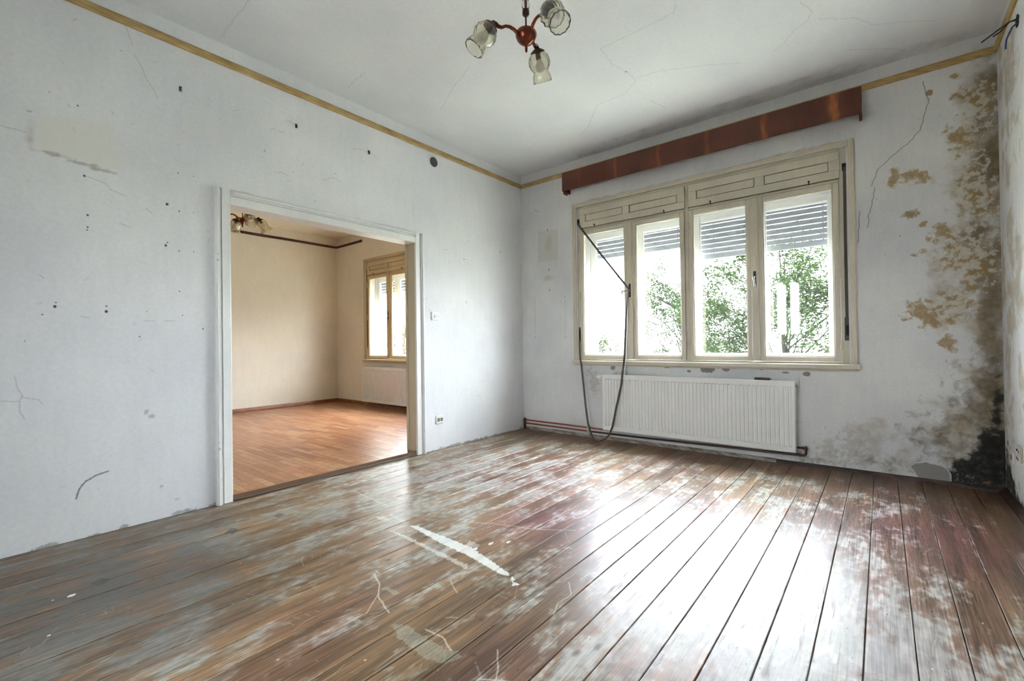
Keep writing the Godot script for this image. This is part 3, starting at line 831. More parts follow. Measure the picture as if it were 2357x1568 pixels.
func build_shell() -> void:
	var mt := wall_left_material()
	part("plaster", wall_segments([[V(-0.06, 0, 0), V(0, ROOM_H, 1.645)], [V(-0.06, 0, 3.26), V(0, ROOM_H, ROOM_L)], [V(-0.06, 2.032, 1.645), V(0, ROOM_H, 3.26)]], 2, 0, ROOM_L), mt,
		setting("wall_left", "white scuffed plaster wall with the wide doorway", "wall"))
	mt = wall_window_material()
	part("plaster", wall_segments([[V(-0.06, -0.1, -OUT_T), V(0.79, 3.25, 0)], [V(3.235, -0.1, -OUT_T), V(4.26, 3.25, 0)], [V(0.79, -0.1, -OUT_T), V(3.235, 0.80, 0)], [V(0.79, 2.56, -OUT_T), V(3.235, 3.25, 0)]], 0, 0, ROOM_W), mt,
		setting("wall_window", "white window wall with mould in its right corner", "wall"))
	mt = wall_right_material()
	part("plaster", wall_segments([[V(ROOM_W, -0.1, 0), V(4.26, 3.25, ROOM_L)]], 2, 0, ROOM_L), mt, setting("wall_right", "damp stained wall at the right edge", "wall"))
	var plain := tex_mat(plaster(512, 512, Color8(220, 220, 219), 171, 0.04, 0.012, 0.02), 0.85)
	var bo := [1.45, 2.3, 1.1, 2.15]        # unseen window, added and sized to brighten the room from behind
	part("plaster", wall_segments([[V(-0.06, -0.1, ROOM_L), V(bo[0], 3.25, ROOM_L + 0.3)], [V(bo[1], -0.1, ROOM_L), V(4.26, 3.25, ROOM_L + 0.3)], [V(bo[0], -0.1, ROOM_L), V(bo[1], bo[2], ROOM_L + 0.3)], [V(bo[0], bo[3], ROOM_L), V(bo[1], 3.25, ROOM_L + 0.3)]], 0, -0.1, 4.3), plain,
		setting("wall_back", "white wall behind the viewer", "wall"))
	added_back_window("window_3", bo, "added plain white four-light window that brightens the room from behind the viewer")
	var m := MB.new()
	m.box(V(0, ROOM_H, 0), V(ROOM_W, 3.25, ROOM_L))
	m.planar(0, 2, 0, ROOM_W, 0, ROOM_L)
	part("plaster", m, ceiling_material(), setting("ceiling", "white cracked plaster ceiling", "ceiling"))
	# floor boards
	var f := setting("floor", "worn varnished floorboards running towards the window", "floor")
	m = MB.new()
	m.box(V(-0.06, -0.10, 0), V(ROOM_W, -0.024, ROOM_L))
	part("subfloor", m, M.dark_gap, f)
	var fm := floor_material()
	var x := BOARD0 - BOARD
	var i := 0
	rng.seed = 8
	while x < ROOM_W:
		var a := maxf(x, 0.0) + 0.0014
		var b := minf(x + BOARD, ROOM_W) - 0.0014
		if b - a > 0.01:
			m = MB.new()
			var lift := rng.randf_range(-0.0016, 0.0)
			var tilt := rng.randf_range(-0.006, 0.006)
			var t := Transform3D(Basis(Vector3.BACK, tilt), V(0.5 * (a + b), lift - 0.012, 0.5 * ROOM_L))
			m.cbox(V(-0.5 * (b - a), -0.012, -0.5 * ROOM_L), V(0.5 * (b - a), 0.012, 0.5 * ROOM_L), 0.0022, t)
			m.planar(0, 2, 0, ROOM_W, 0, ROOM_L)
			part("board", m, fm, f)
		x += BOARD
		i += 1
	# adjoining room
	var cream := tex_mat(plaster(1024, 720, Color8(223, 215, 200), 181, 0.03, 0.012, 0.02), 0.8)
	var cv := Canvas.new(cream.albedo_texture.get_image(), 0, 1, 0, 1)
	part("plaster", wall_segments([[V(-WALL_T, 0, 0), V(-0.06, ROOM_H, 1.645)], [V(-WALL_T, 0, 3.26), V(-0.06, ROOM_H, ROOM_L)], [V(-WALL_T, 2.032, 1.645), V(-0.06, ROOM_H, 3.26)]], 2, 0, ROOM_L), cream, setting("wall_adjoining_right", "cream side of the partition in the next room", "wall"))
	part("plaster", wall_segments([[V(FAR_X - 0.2, -0.1, -OUT_T), V(FAR_X, ROOM_H + 0.1, ROOM_L)]], 2, 0, ROOM_L), cream, setting("wall_adjoining_far", "cream far wall of the next room", "wall"))
	part("plaster", wall_segments([[V(FAR_X, -0.1, -OUT_T), V(-3.36, ROOM_H + 0.1, 0)], [V(-0.915, -0.1, -OUT_T), V(-0.06, ROOM_H + 0.1, 0)], [V(-3.36, -0.1, -OUT_T), V(-0.915, 0.775, 0)], [V(-3.36, 2.47, -OUT_T), V(-0.915, ROOM_H + 0.1, 0)]], 0, FAR_X, 0), cream,
		setting("wall_adjoining_window", "cream window wall of the next room", "wall"))
	var fo := [-2.4, -1.9, 1.1, 2.1]  # opening for an unseen window added to brighten the cream room
	part("plaster", wall_segments([[V(FAR_X, -0.1, ROOM_L), V(fo[0], ROOM_H + 0.1, ROOM_L + 0.3)], [V(fo[1], -0.1, ROOM_L), V(-0.06, ROOM_H + 0.1, ROOM_L + 0.3)], [V(fo[0], -0.1, ROOM_L), V(fo[1], fo[2], ROOM_L + 0.3)], [V(fo[0], fo[3], ROOM_L), V(fo[1], ROOM_H + 0.1, ROOM_L + 0.3)]], 0, FAR_X, 0), cream,
		setting("wall_adjoining_back", "cream back wall of the next room", "wall"))
	added_back_window("window_4", fo, "added plain window that brightens the cream room from its back wall")
	m = MB.new()
	m.box(V(FAR_X, FAR_H, 0), V(-WALL_T, 3.2, ROOM_L))
	m.planar(0, 2, FAR_X, 0, 0, ROOM_L)
	part("plaster", m, tex_mat(plaster(512, 512, Color8(228, 219, 198), 191, 0.03, 0.012, 0.01), 0.9), setting("ceiling_adjoining", "cream ceiling of the next room", "ceiling"))
	parquet()

func added_back_window(called: String, o: Array, label: String) -> void:
	var win := setting(called, label, "window")
	var n := 4
	var w: float = (o[1] - o[0]) / n
	for k in n:
		var m := MB.new()
		frame_ring(m, o[0] + w * k, o[0] + w * (k + 1), o[2], o[3], 0.05, 0.05, ROOM_L + 0.02, ROOM_L + 0.07, 0.003)
		var sash := part("sash", m, M.paint_white, win)
		m = MB.new()
		m.box(V(o[0] + w * k + 0.052, o[2] + 0.052, ROOM_L + 0.04), V(o[0] + w * (k + 1) - 0.052, o[3] - 0.052, ROOM_L + 0.043))
		part("pane", m, M.glass, sash)

func parquet() -> void:
	var f := setting("floor_adjoining", "orange brown strip parquet in the next room", "floor")
	var m := MB.new()
	m.box(V(FAR_X, -0.1, 0), V(-0.06, FAR_FLOOR - 0.013, ROOM_L))
	m.box(V(-0.06, -0.1, DOOR_Z0), V(-0.012, FAR_FLOOR - 0.013, DOOR_Z1))
	part("subfloor", m, M.dark_gap, f)
	var tones := [[Color8(167, 119, 82), Color8(147, 99, 64)], [Color8(154, 103, 69), Color8(135, 86, 56)], [Color8(176, 132, 97), Color8(158, 111, 75)], [Color8(144, 94, 62), Color8(126, 78, 49)], [Color8(171, 115, 84), Color8(144, 94, 66)], [Color8(181, 140, 105), Color8(162, 117, 84)], [Color8(160, 111, 73), Color8(140, 92, 60)], [Color8(163, 113, 79), Color8(149, 97, 64)]]
	var atlas := Image.create(512, 8 * 32, false, Image.FORMAT_RGB8)
	for k in 8:
		atlas.blit_rect(wood(512, 32, tones[k][0], tones[k][1], 200 + k), Rect2i(0, 0, 512, 32), Vector2i(0, k * 32))
	var pm := tex_mat(atlas, 0.3)
	var L := 0.36
	var Wd := 0.06
	var kinds := []
	for k in 8:
		m = MB.new()
		m.cbox(V(-0.5 * L + 0.0004, -0.012, -0.5 * Wd + 0.0004), V(0.5 * L - 0.0004, 0.0, 0.5 * Wd - 0.0004), 0.0008)
		m.planar(0, 2, -0.5 * L, 0.5 * L, -0.5 * Wd, 0.5 * Wd)
		for q in m.uv.size():
			m.uv[q] = Vector2(clampf(m.uv[q].x, 0.01, 0.99), (k + clampf(m.uv[q].y, 0.06, 0.94)) / 8.0)
		kinds.append(m)
	var meshes := []
	for k in 8:
		meshes.append(kinds[k].mesh())
	rng.seed = 66
	var spots := []
	var z := 0.0
	var row := 0
	while z < ROOM_L - 0.01:
		var x := FAR_X - L * rng.randf()
		while x < -0.01:
			var x0 := maxf(x, FAR_X)
			var door := z > DOOR_Z0 - 0.001 and z + Wd < DOOR_Z1 + 0.001
			var x1 := minf(x + L, -0.012 if door else -WALL_T)
			if x1 - x0 > 0.02:
				spots.append([x0, x1, z, rng.randi_range(0, 7), rng.randf_range(-0.0004, 0.0004)])
			x += L
		z += Wd
		row += 1
	# the 300 staves that show largest through the doorway are parts, the rest one field
	var eye := V(3.432, 1.04, 4.425)
	for s in spots:
		var p := V(0.5 * (s[0] + s[1]), FAR_FLOOR, s[2] + 0.5 * Wd)
		var t := eye.x / (eye.x - p.x)
		var zz := eye.z + (p.z - eye.z) * t
		s.append(eye.distance_to(p) + (0.0 if zz > DOOR_Z0 and zz < DOOR_Z1 else 100.0))
	spots.sort_custom(func(a, b): return a[5] < b[5])
	var rest := MB.new()
	for q in spots.size():
		var s: Array = spots[q]
		var t := Transform3D(Basis.from_scale(V((s[1] - s[0]) / L, 1, 1)), V(0.5 * (s[0] + s[1]), FAR_FLOOR + s[4], s[2] + 0.5 * Wd))
		if q < 300:
			part("stave", meshes[s[3]], pm, f).transform = t
		else:
			var k := rest.v.size()
			for e in kinds[s[3]].v.size():
				rest.v.append(t * kinds[s[3]].v[e])
				rest.n.append(kinds[s[3]].n[e])
				rest.uv.append(kinds[s[3]].uv[e])
			for e in kinds[s[3]].idx:
				rest.idx.append(k + e)
	part("stave_field", rest, pm, f).set_meta("kind", "stuff")

# ------------------------------------------------------------------ mouldings and the doorway
func along(m: MB, ax: int, ay: int, rep: float, high: float) -> MB:      # wood grain along the length
	for i in m.v.size():
		m.uv[i] = Vector2(m.v[i][ax] / rep, (m.v[i][ay] + m.v[i].x * 0.3) / high)
	return m

func build_trim() -> void:
	var prof := [[0, 0], [0.012, 0], [0.019, 0.008], [0.019, 0.038], [0.012, 0.048], [0, 0.048]]
	var m := MB.new()
	m.sweep(prof, V(0, 2.95, 0), V(0, 2.95, ROOM_L), V(1, 0, 0), V(0, 1, 0))
	part("rail", along(m, 2, 1, 1.3, 0.06), M.rail, setting("trim_1", "ochre wooden picture rail along the doorway wall", "rail"))
	m = MB.new()
	m.sweep(prof, V(0.019, 2.95, 0), V(ROOM_W, 2.95, 0), V(0, 0, 1), V(0, 1, 0))
	part("rail", along(m, 0, 1, 1.3, 0.06), M.rail, setting("trim_2", "ochre wooden picture rail along the window wall", "rail"))
	m = MB.new()
	m.sweep(prof, V(ROOM_W, 2.95, 0.019), V(ROOM_W, 2.95, ROOM_L), V(-1, 0, 0), V(0, 1, 0))
	part("rail", along(m, 2, 1, 1.3, 0.06), M.rail, setting("trim_3", "ochre wooden picture rail along the right wall", "rail"))
	# dark rail of the next room, broken off short of the window
	var small := [[0, 0], [0.014, 0], [0.02, 0.01], [0.02, 0.03], [0.012, 0.04], [0, 0.04]]
	m = MB.new()
	m.sweep(small, V(FAR_X, 2.825, 0), V(FAR_X, 2.825, ROOM_L), V(1, 0, 0), V(0, 1, 0))
	part("rail", along(m, 2, 1, 1.3, 0.06), M.rail_dark, setting("trim_4", "dark brown picture rail on the far cream wall", "rail"))
	m = MB.new()
	m.sweep(small, V(FAR_X + 0.02, 2.825, 0), V(-3.47, 2.825, 0), V(0, 0, 1), V(0, 1, 0))
	part("rail", along(m, 0, 1, 1.3, 0.06), M.rail_dark, setting("trim_5", "short dark brown picture rail beside the far window", "rail"))
	# skirtings
	var q := [[0, 0], [0.022, 0], [0.020, 0.012], [0.012, 0.022], [0, 0.028]]
	m = MB.new()
	m.sweep(q, V(2.72, 0, 0), V(ROOM_W, 0, 0), V(0, 0, 1), V(0, 1, 0))
	var bw := setting("baseboard_window", "low moulding along the foot of the window wall", "baseboard")
	part("moulding", along(m, 0, 1, 1.1, 0.06), M.skirting_dark, bw, "dark brown length of moulding")
	m = MB.new()
	m.sweep([[0, 0], [0.020, 0], [0.016, 0.010], [0.014, 0.022], [0, 0.032]], V(0.02, 0.0, 0), V(2.72, 0.0, 0), V(0, 0, 1), V(0, 1, 0))
	part("moulding", along(m, 0, 1, 1.1, 0.06), M.skirting_pale, bw, "length of moulding under flaking dirty white paint")
	m = MB.new()
	m.sweep([[0, 0], [0.036, 0], [0.034, 0.012], [0.022, 0.020], [0.014, 0.034], [0, 0.042]], V(ROOM_W, 0, 0.022), V(ROOM_W, 0, ROOM_L), V(-1, 0, 0), V(0, 1, 0))
	part("moulding", along(m, 2, 1, 1.1, 0.06), M.skirting_dark, setting("baseboard_right", "dark stepped moulding along the foot of the right wall", "baseboard"))
	var b := [[0, 0], [0.022, 0], [0.020, 0.020], [0.010, 0.052], [0, 0.056]]
	m = MB.new()
	m.sweep(b, V(FAR_X, FAR_FLOOR, 0), V(FAR_X, FAR_FLOOR, ROOM_L), V(1, 0, 0), V(0, 1, 0))
	part("moulding", along(m, 2, 1, 1.3, 0.08), M.skirting, setting("baseboard_adjoining_far", "brown wooden skirting under the far cream wall", "baseboard"))
	m = MB.new()
	m.sweep(b, V(FAR_X + 0.02, FAR_FLOOR, 0), V(-WALL_T, FAR_FLOOR, 0), V(0, 0, 1), V(0, 1, 0))
	part("moulding", along(m, 0, 1, 1.3, 0.08), M.skirting, setting("baseboard_adjoining_window", "brown wooden skirting under the far window", "baseboard"))

func build_doorway() -> void:
	var d := setting("door_1", "wide doorway in a white moulded casing without doors", "doorway")
	var w := 0.098
	# casing profile: u away from the opening, v out of the wall
	var prof := [[0.0, 0.0], [w, 0.0], [w, 0.026], [w - 0.012, 0.038], [w - 0.024, 0.038], [w - 0.029, 0.022], [w - 0.036, 0.022], [w - 0.038, 0.008], [w - 0.044, 0.008], [w - 0.046, 0.019], [0.004, 0.019], [0.0, 0.015]]
	for side in [0, 1]:
		var m := MB.new()
		if side == 0:
			m.sweep(prof, V(0, 0, DOOR_Z0), V(0, DOOR_H + w, DOOR_Z0), V(0, 0, -1), V(1, 0, 0))
		else:
			m.sweep(prof, V(0, 0, DOOR_Z1), V(0, DOOR_H + w, DOOR_Z1), V(0, 0, 1), V(1, 0, 0))
		part("casing", m, M.casing_paint, d)
	var h := MB.new()
	h.sweep(prof, V(0, DOOR_H, DOOR_Z0), V(0, DOOR_H, DOOR_Z1), V(0, 1, 0), V(1, 0, 0))
	part("casing", h, M.casing_paint, d)
	for z in [[DOOR_Z0 - 0.02, DOOR_Z0], [DOOR_Z1, DOOR_Z1 + 0.02]]:
		h = MB.new()
		h.cbox(V(-WALL_T - 0.014, 0.0, z[0]), V(0.0, DOOR_H + 0.02, z[1]), 0.002)
		# rebate that the doors closed against
		var zz: float = z[1] if z[0] < 2.0 else z[0] - 0.012
		h.cbox(V(-WALL_T - 0.010, 0.0, zz), V(-WALL_T + 0.018, DOOR_H, zz + 0.012), 0.002)
		part("jamb", h, M.casing_cream, d)
	h = MB.new()
	h.cbox(V(-WALL_T - 0.014, DOOR_H, DOOR_Z0), V(0.0, DOOR_H + 0.02, DOOR_Z1), 0.002)
	part("head", h, M.casing_paint, d)
	h = MB.new()
	h.cbox(V(-0.014, 0.0, DOOR_Z0), V(-0.002, FAR_FLOOR + 0.002, DOOR_Z1), 0.002)
	part("threshold", h, M.dark_wood, d)
	h = MB.new()
	h.cbox(V(-0.002, 0.0, DOOR_Z0 + 0.01), V(0.006, 0.012, DOOR_Z0 + 0.62), 0.003)
	h.cbox(V(-0.002, 0.0, DOOR_Z0 + 0.63), V(0.005, 0.007, DOOR_Z1 - 0.01), 0.003)
	part("threshold_edging", h, M.old_wood, d)
	# casing on the far side, its edge just shows
	for z in [[DOOR_Z0 - 0.11, DOOR_Z0 - 0.02], [DOOR_Z1 + 0.02, DOOR_Z1 + 0.11]]:
		h = MB.new()
		h.cbox(V(-WALL_T - 0.018, FAR_FLOOR, z[0]), V(-WALL_T, DOOR_H + 0.11, z[1]), 0.004)
		part("casing", h, M.casing_cream, d)
	h = MB.new()
	h.cbox(V(-WALL_T - 0.018, DOOR_H + 0.02, DOOR_Z0 - 0.02), V(-WALL_T, DOOR_H + 0.11, DOOR_Z1 + 0.02), 0.004)
	part("casing", h, M.casing_cream, d)

# ------------------------------------------------------------------ windows
func frame_ring(m: MB, x0: float, x1: float, y0: float, y1: float, w: float, wb: float, z0: float, z1: float, bev: float) -> void:
	m.cbox(V(x0, y0, z0), V(x0 + w, y1, z1), bev)
	m.cbox(V(x1 - w, y0, z0), V(x1, y1, z1), bev)
	m.cbox(V(x0 + w, y1 - w, z0), V(x1 - w, y1, z1), bev)
	m.cbox(V(x0 + w, y0, z0), V(x1 - w, y0 + wb, z1), bev)
	# putty bead inside
	var b := 0.008
	m.cbox(V(x0 + w, y0 + wb, z0 + 0.012), V(x0 + w + b, y1 - w, z1 - 0.008), 0.002)
	m.cbox(V(x1 - w - b, y0 + wb, z0 + 0.012), V(x1 - w, y1 - w, z1 - 0.008), 0.002)
	m.cbox(V(x0 + w, y1 - w - b, z0 + 0.012), V(x1 - w, y1 - w, z1 - 0.008), 0.002)
	m.cbox(V(x0 + w, y0 + wb, z0 + 0.012), V(x1 - w, y0 + wb + b, z1 - 0.008), 0.002)

func build_window(n: int, dx: float, db: float, dt: float, paint: Material, label: String, shut: Array) -> void:
	var Y := func(y: float) -> float:
		return y + lerpf(db, dt, (y - 0.82) / 1.78)
	var win := setting("window_%d" % n, label, "window")
	var X := func(x: float) -> float:
		return x + dx
	var m: MB
	var top: float = Y.call(2.60)
	var sill: float = Y.call(0.845)
	# casing
	var prof := [[0, 0], [0.040, 0], [0.040, 0.016], [0.034, 0.022], [0.022, 0.022], [0.016, 0.015], [0.004, 0.014], [0, 0.010]]
	m = MB.new()
	m.sweep(prof, V(X.call(0.778), sill, 0), V(X.call(0.778), top, 0), V(-1, 0, 0), V(0, 0, 1))
	part("casing", m, paint, win)
	m = MB.new()
	m.sweep(prof, V(X.call(3.248), sill, 0), V(X.call(3.248), top, 0), V(1, 0, 0), V(0, 0, 1))
	part("casing", m, paint, win)
	m = MB.new()
	m.sweep(prof, V(X.call(0.778), top - 0.040, 0), V(X.call(3.248), top - 0.040, 0), V(0, 1, 0), V(0, 0, 1))
	part("casing", m, paint, win)
	m = MB.new()
	m.cbox(V(X.call(0.725), sill - 0.042, -0.06), V(X.call(3.305), sill, 0.048), 0.006)
	m.cbox(V(X.call(0.74), sill - 0.056, 0.0), V(X.call(3.29), sill - 0.042, 0.022), 0.004)
	part("sill", m, paint, win)
	# fixed frame
	for q in [[0.778, 0.818], [1.978, 2.012], [3.186, 3.248]]:
		m = MB.new()
		m.cbox(V(X.call(q[0]), sill, -0.06), V(X.call(q[1]), top - 0.04, -0.016), 0.003)
		part("post", m, paint, win)
	m = MB.new()
	m.cbox(V(X.call(0.818), Y.call(2.292), -0.06), V(X.call(1.978), Y.call(2.314), -0.012), 0.003)
	m.cbox(V(X.call(2.012), Y.call(2.292), -0.06), V(X.call(3.186), Y.call(2.314), -0.012), 0.003)
	part("transom", m, paint, win)
	m = MB.new()
	m.cbox(V(X.call(0.818), Y.call(2.536), -0.06), V(X.call(3.186), top - 0.03, -0.014), 0.003)
	part("head_board", m, paint, win)
	m = MB.new()
	m.cbox(V(X.call(0.818), sill, -0.06), V(X.call(3.186), Y.call(0.858), -0.014), 0.003)
	part("bottom_rail", m, paint, win)
	# boards closing the roller-shutter box above
	var panels := [[0.832, 1.986, [0.902, 1.346, 1.420, 1.914], [1.018, 1.788]], [2.020, 3.192, [2.095, 2.590, 2.662, 3.123], [2.223, 2.989]]]
	for q in panels:
		var y0: float = Y.call(2.318)
		var y1: float = Y.call(2.530)
		var r0: float = Y.call(2.383)
		var r1: float = Y.call(2.462)
		var r: Array = q[2]
		m = MB.new()
		m.cbox(V(X.call(q[0]), y0, -0.012), V(X.call(q[1]), r0, 0.008), 0.003)
		m.cbox(V(X.call(q[0]), r1, -0.012), V(X.call(q[1]), y1, 0.008), 0.003)
		m.box(V(X.call(q[0]), r0, -0.012), V(X.call(r[0]), r1, 0.0079))
		m.box(V(X.call(r[1]), r0, -0.012), V(X.call(r[2]), r1, 0.0079))
		m.box(V(X.call(r[3]), r0, -0.012), V(X.call(q[1]), r1, 0.0079))
		var board := part("shutter_box_board", m, paint, win)
		for e in [0, 2]:
			m = MB.new()
			m.cbox(V(X.call(r[e]) + 0.006, r0 + 0.005, -0.012), V(X.call(r[e + 1]) - 0.006, r1 - 0.005, 0.004), 0.002)
			part("inset_panel", m, paint, board)
		for kx in q[3]:
			m = MB.new()
			m.lathe([[0.0055, 0.0], [0.004, 0.006], [0.0075, 0.010], [0.0075, 0.014], [0.003, 0.018]], 10, Transform3D(Basis(Vector3.RIGHT, PI / 2), V(X.call(kx), y0 + 0.012, 0.007)))
			m.cbox(V(X.call(kx) - 0.004, y0 - 0.012, 0.007), V(X.call(kx) + 0.004, y0 + 0.016, 0.010), 0.001)
			part("latch", m, M.dark_metal, board)
	# inner and outer sashes
	var inner := [[0.820, 1.394], [1.442, 1.976], [2.014, 2.555], [2.606, 3.184]]
	var outer := [[0.868, 1.42], [1.425, 1.985], [2.005, 2.565], [2.57, 3.165]]
	for k in 4:
		var a: float = X.call(inner[k][0])
		var b: float = X.call(inner[k][1])
		m = MB.new()
		var y0: float = Y.call(0.860)
		var y1: float = Y.call(2.289)
		frame_ring(m, a, b, y0, y1, 0.040, 0.040, -0.050, -0.004, 0.003)
		var sash := part("sash", m, paint, win)
		m = MB.new()
		m.box(V(a + 0.042, y0 + 0.042, -0.032), V(b - 0.042, y1 - 0.042, -0.029))
		part("pane", m, M.glass, sash)
		var hx: float = b if k % 2 == 1 else a
		for hy in [0.998, 1.570, 2.140]:
			m = MB.new()
			var yy: float = Y.call(hy)
			m.lathe([[0.0, -0.045], [0.006, -0.042], [0.006, -0.002], [0.0045, 0.0], [0.006, 0.002], [0.006, 0.042], [0.0, 0.045]], 10, Transform3D(Basis(), V(hx, yy, 0.0)))
			part("hinge", m, M.plastic_old, sash)
		a = X.call(outer[k][0])
		b = X.call(outer[k][1])
		m = MB.new()
		frame_ring(m, a, b, Y.call(0.862), Y.call(2.262), 0.064, 0.056, -0.205, -0.165, 0.003)
		var os := part("outer_sash", m, M.paint_white, win)
		m = MB.new()
		m.box(V(a + 0.066, Y.call(0.862) + 0.058, -0.188), V(b - 0.066, Y.call(2.262) - 0.066, -0.185))
		part("pane", m, M.glass, os)
	for ax in [[1.394, 1.442], [2.555, 2.606]]:
		m = MB.new()
		m.cbox(V(X.call(ax[0] - 0.004), Y.call(0.862), -0.012), V(X.call(ax[1] + 0.004), Y.call(2.292), 0.012), 0.006)
		var ast := part("meeting_strip", m, paint, win)
		var hy: float = Y.call(1.575)
		var cx: float = X.call(0.5 * (ax[0] + ax[1]))
		m = MB.new()
		m.cbox(V(cx - 0.011, hy - 0.07, 0.012), V(cx + 0.011, hy + 0.07, 0.016), 0.002)
		var plate := part("handle_plate", m, M.dark_metal, ast)
		m = MB.new()
		if ax[0] < 2.0:
			m.tube([V(cx, hy, 0.016), V(cx, hy, 0.042), V(cx - 0.010, hy - 0.001, 0.048), V(cx - 0.055, hy - 0.006, 0.048), V(cx - 0.075, hy - 0.004, 0.046)], [0.008, 0.008, 0.008, 0.006, 0.007], 10)
		else:
			m.tube([V(cx, hy + 0.02, 0.016), V(cx, hy + 0.02, 0.042), V(cx - 0.002, hy + 0.012, 0.048), V(cx + 0.004, hy - 0.04, 0.048), V(cx + 0.006, hy - 0.07, 0.046)], [0.008, 0.008, 0.008, 0.006, 0.007], 10)
		part("handle", m, M.steel, plate)
	# frame of the outer sashes, lining of the box between, and outside sill
	m = MB.new()
	m.box(V(X.call(0.79), Y.call(0.80), -0.21), V(X.call(0.868), Y.call(2.56), -0.155))
	m.box(V(X.call(3.165), Y.call(0.80), -0.21), V(X.call(3.235), Y.call(2.56), -0.155))
	m.box(V(X.call(1.985), Y.call(0.80), -0.21), V(X.call(2.005), Y.call(2.56), -0.155))
	m.box(V(X.call(0.868), Y.call(2.262), -0.21), V(X.call(3.165), Y.call(2.55), -0.155))
	m.box(V(X.call(0.868), Y.call(0.80), -0.21), V(X.call(3.165), Y.call(0.862), -0.155))
	part("outer_frame", m, M.paint_white, win)
	m = MB.new()
	m.box(V(X.call(0.792), Y.call(0.80), -0.155), V(X.call(3.233), Y.call(0.85), -0.06))
	m.box(V(X.call(0.792), Y.call(2.292), -0.155), V(X.call(3.233), Y.call(2.31), -0.06))
	m.box(V(X.call(0.790), Y.call(0.85), -0.155), V(X.call(0.815), Y.call(2.292), -0.06))
	m.box(V(X.call(3.205), Y.call(0.85), -0.155), V(X.call(3.235), Y.call(2.292), -0.06))
	part("lining", m, M.paint_white, win)
	m = MB.new()
	m.cbox(V(X.call(0.74), Y.call(0.80) - 0.02, -0.45), V(X.call(3.29), Y.call(0.80), -0.21), 0.004)
	part("outside_sill", m, M.facade, win)
	# slots and winders of the shutter straps
	for s in [[0.801, 0], [3.224, 1]]:
		var sx: float = X.call(s[0])
		m = MB.new()
		m.cbox(V(sx - 0.016, Y.call(2.37), -0.018), V(sx + 0.016, Y.call(2.43), -0.008), 0.004)
		part("strap_slot", m, M.dark_gap, win)
		m = MB.new()
		m.cbox(V(sx - 0.018, Y.call(1.03), -0.018), V(sx + 0.018, Y.call(1.215), -0.011), 0.003)
		var plate := part("winder_plate", m, M.grey_plastic, win)
		m = MB.new()
		m.cbox(V(sx - 0.010, Y.call(1.07), -0.0112), V(sx + 0.010, Y.call(1.185), -0.0095), 0.0005)
		part("winder_slot", m, M.dark_gap, plate)
		if s[1] == 1 or n == 2:
			m = MB.new()
			m.band([V(sx, Y.call(2.40), -0.008), V(sx - 0.002, Y.call(1.9), -0.009), V(sx - 0.001, Y.call(1.15), -0.0085)], [Vector3.RIGHT, Vector3.RIGHT, Vector3.RIGHT], 0.020, 0.0022)
			part("strap", m, M.strap, win)
	# roller shutters, pulled down a little way
	var which := ["left", "right"]
	for k in 2:
		var a: float = X.call([0.800, 1.998][k])
		var b: float = X.call([1.992, 3.228][k])
		var sh := thing("roller_shutter", ["roller shutter of grey slats, pulled lower, outside the two sashes nearer the mouldy corner", "roller shutter of grey slats, pulled less far down, outside the sashes nearer the doorway"][1 - k] if n == 1 else
			["roller shutter of grey slats outside the far room window sashes nearest the cream corner", "roller shutter of grey slats outside the far room window sashes behind the door casing"][k], "shutter", V(0.5 * (a + b), shut[k], -0.275), "roller shutters")
		var y: float = shut[k]
		var c := 0.5 * (a + b)
		var j := 0
		while y < Y.call(2.46):
			m = MB.new()
			m.cbox(V(a - c, y - shut[k], -0.006), V(b - c, y - shut[k] + (0.052 if j == 0 else 0.0425), 0.006), 0.003)
			part("slat", m, M.slat, sh)
			y += 0.057 if j == 0 else 0.0475
			j += 1
		for q in [a + 0.17, b - 0.17]:
			m = MB.new()
			m.box(V(q - c - 0.006, 0.01, -0.002), V(q - c + 0.006, y - shut[k] - 0.01, 0.002))
			part("link_tape", m, M.grey_plastic, sh)

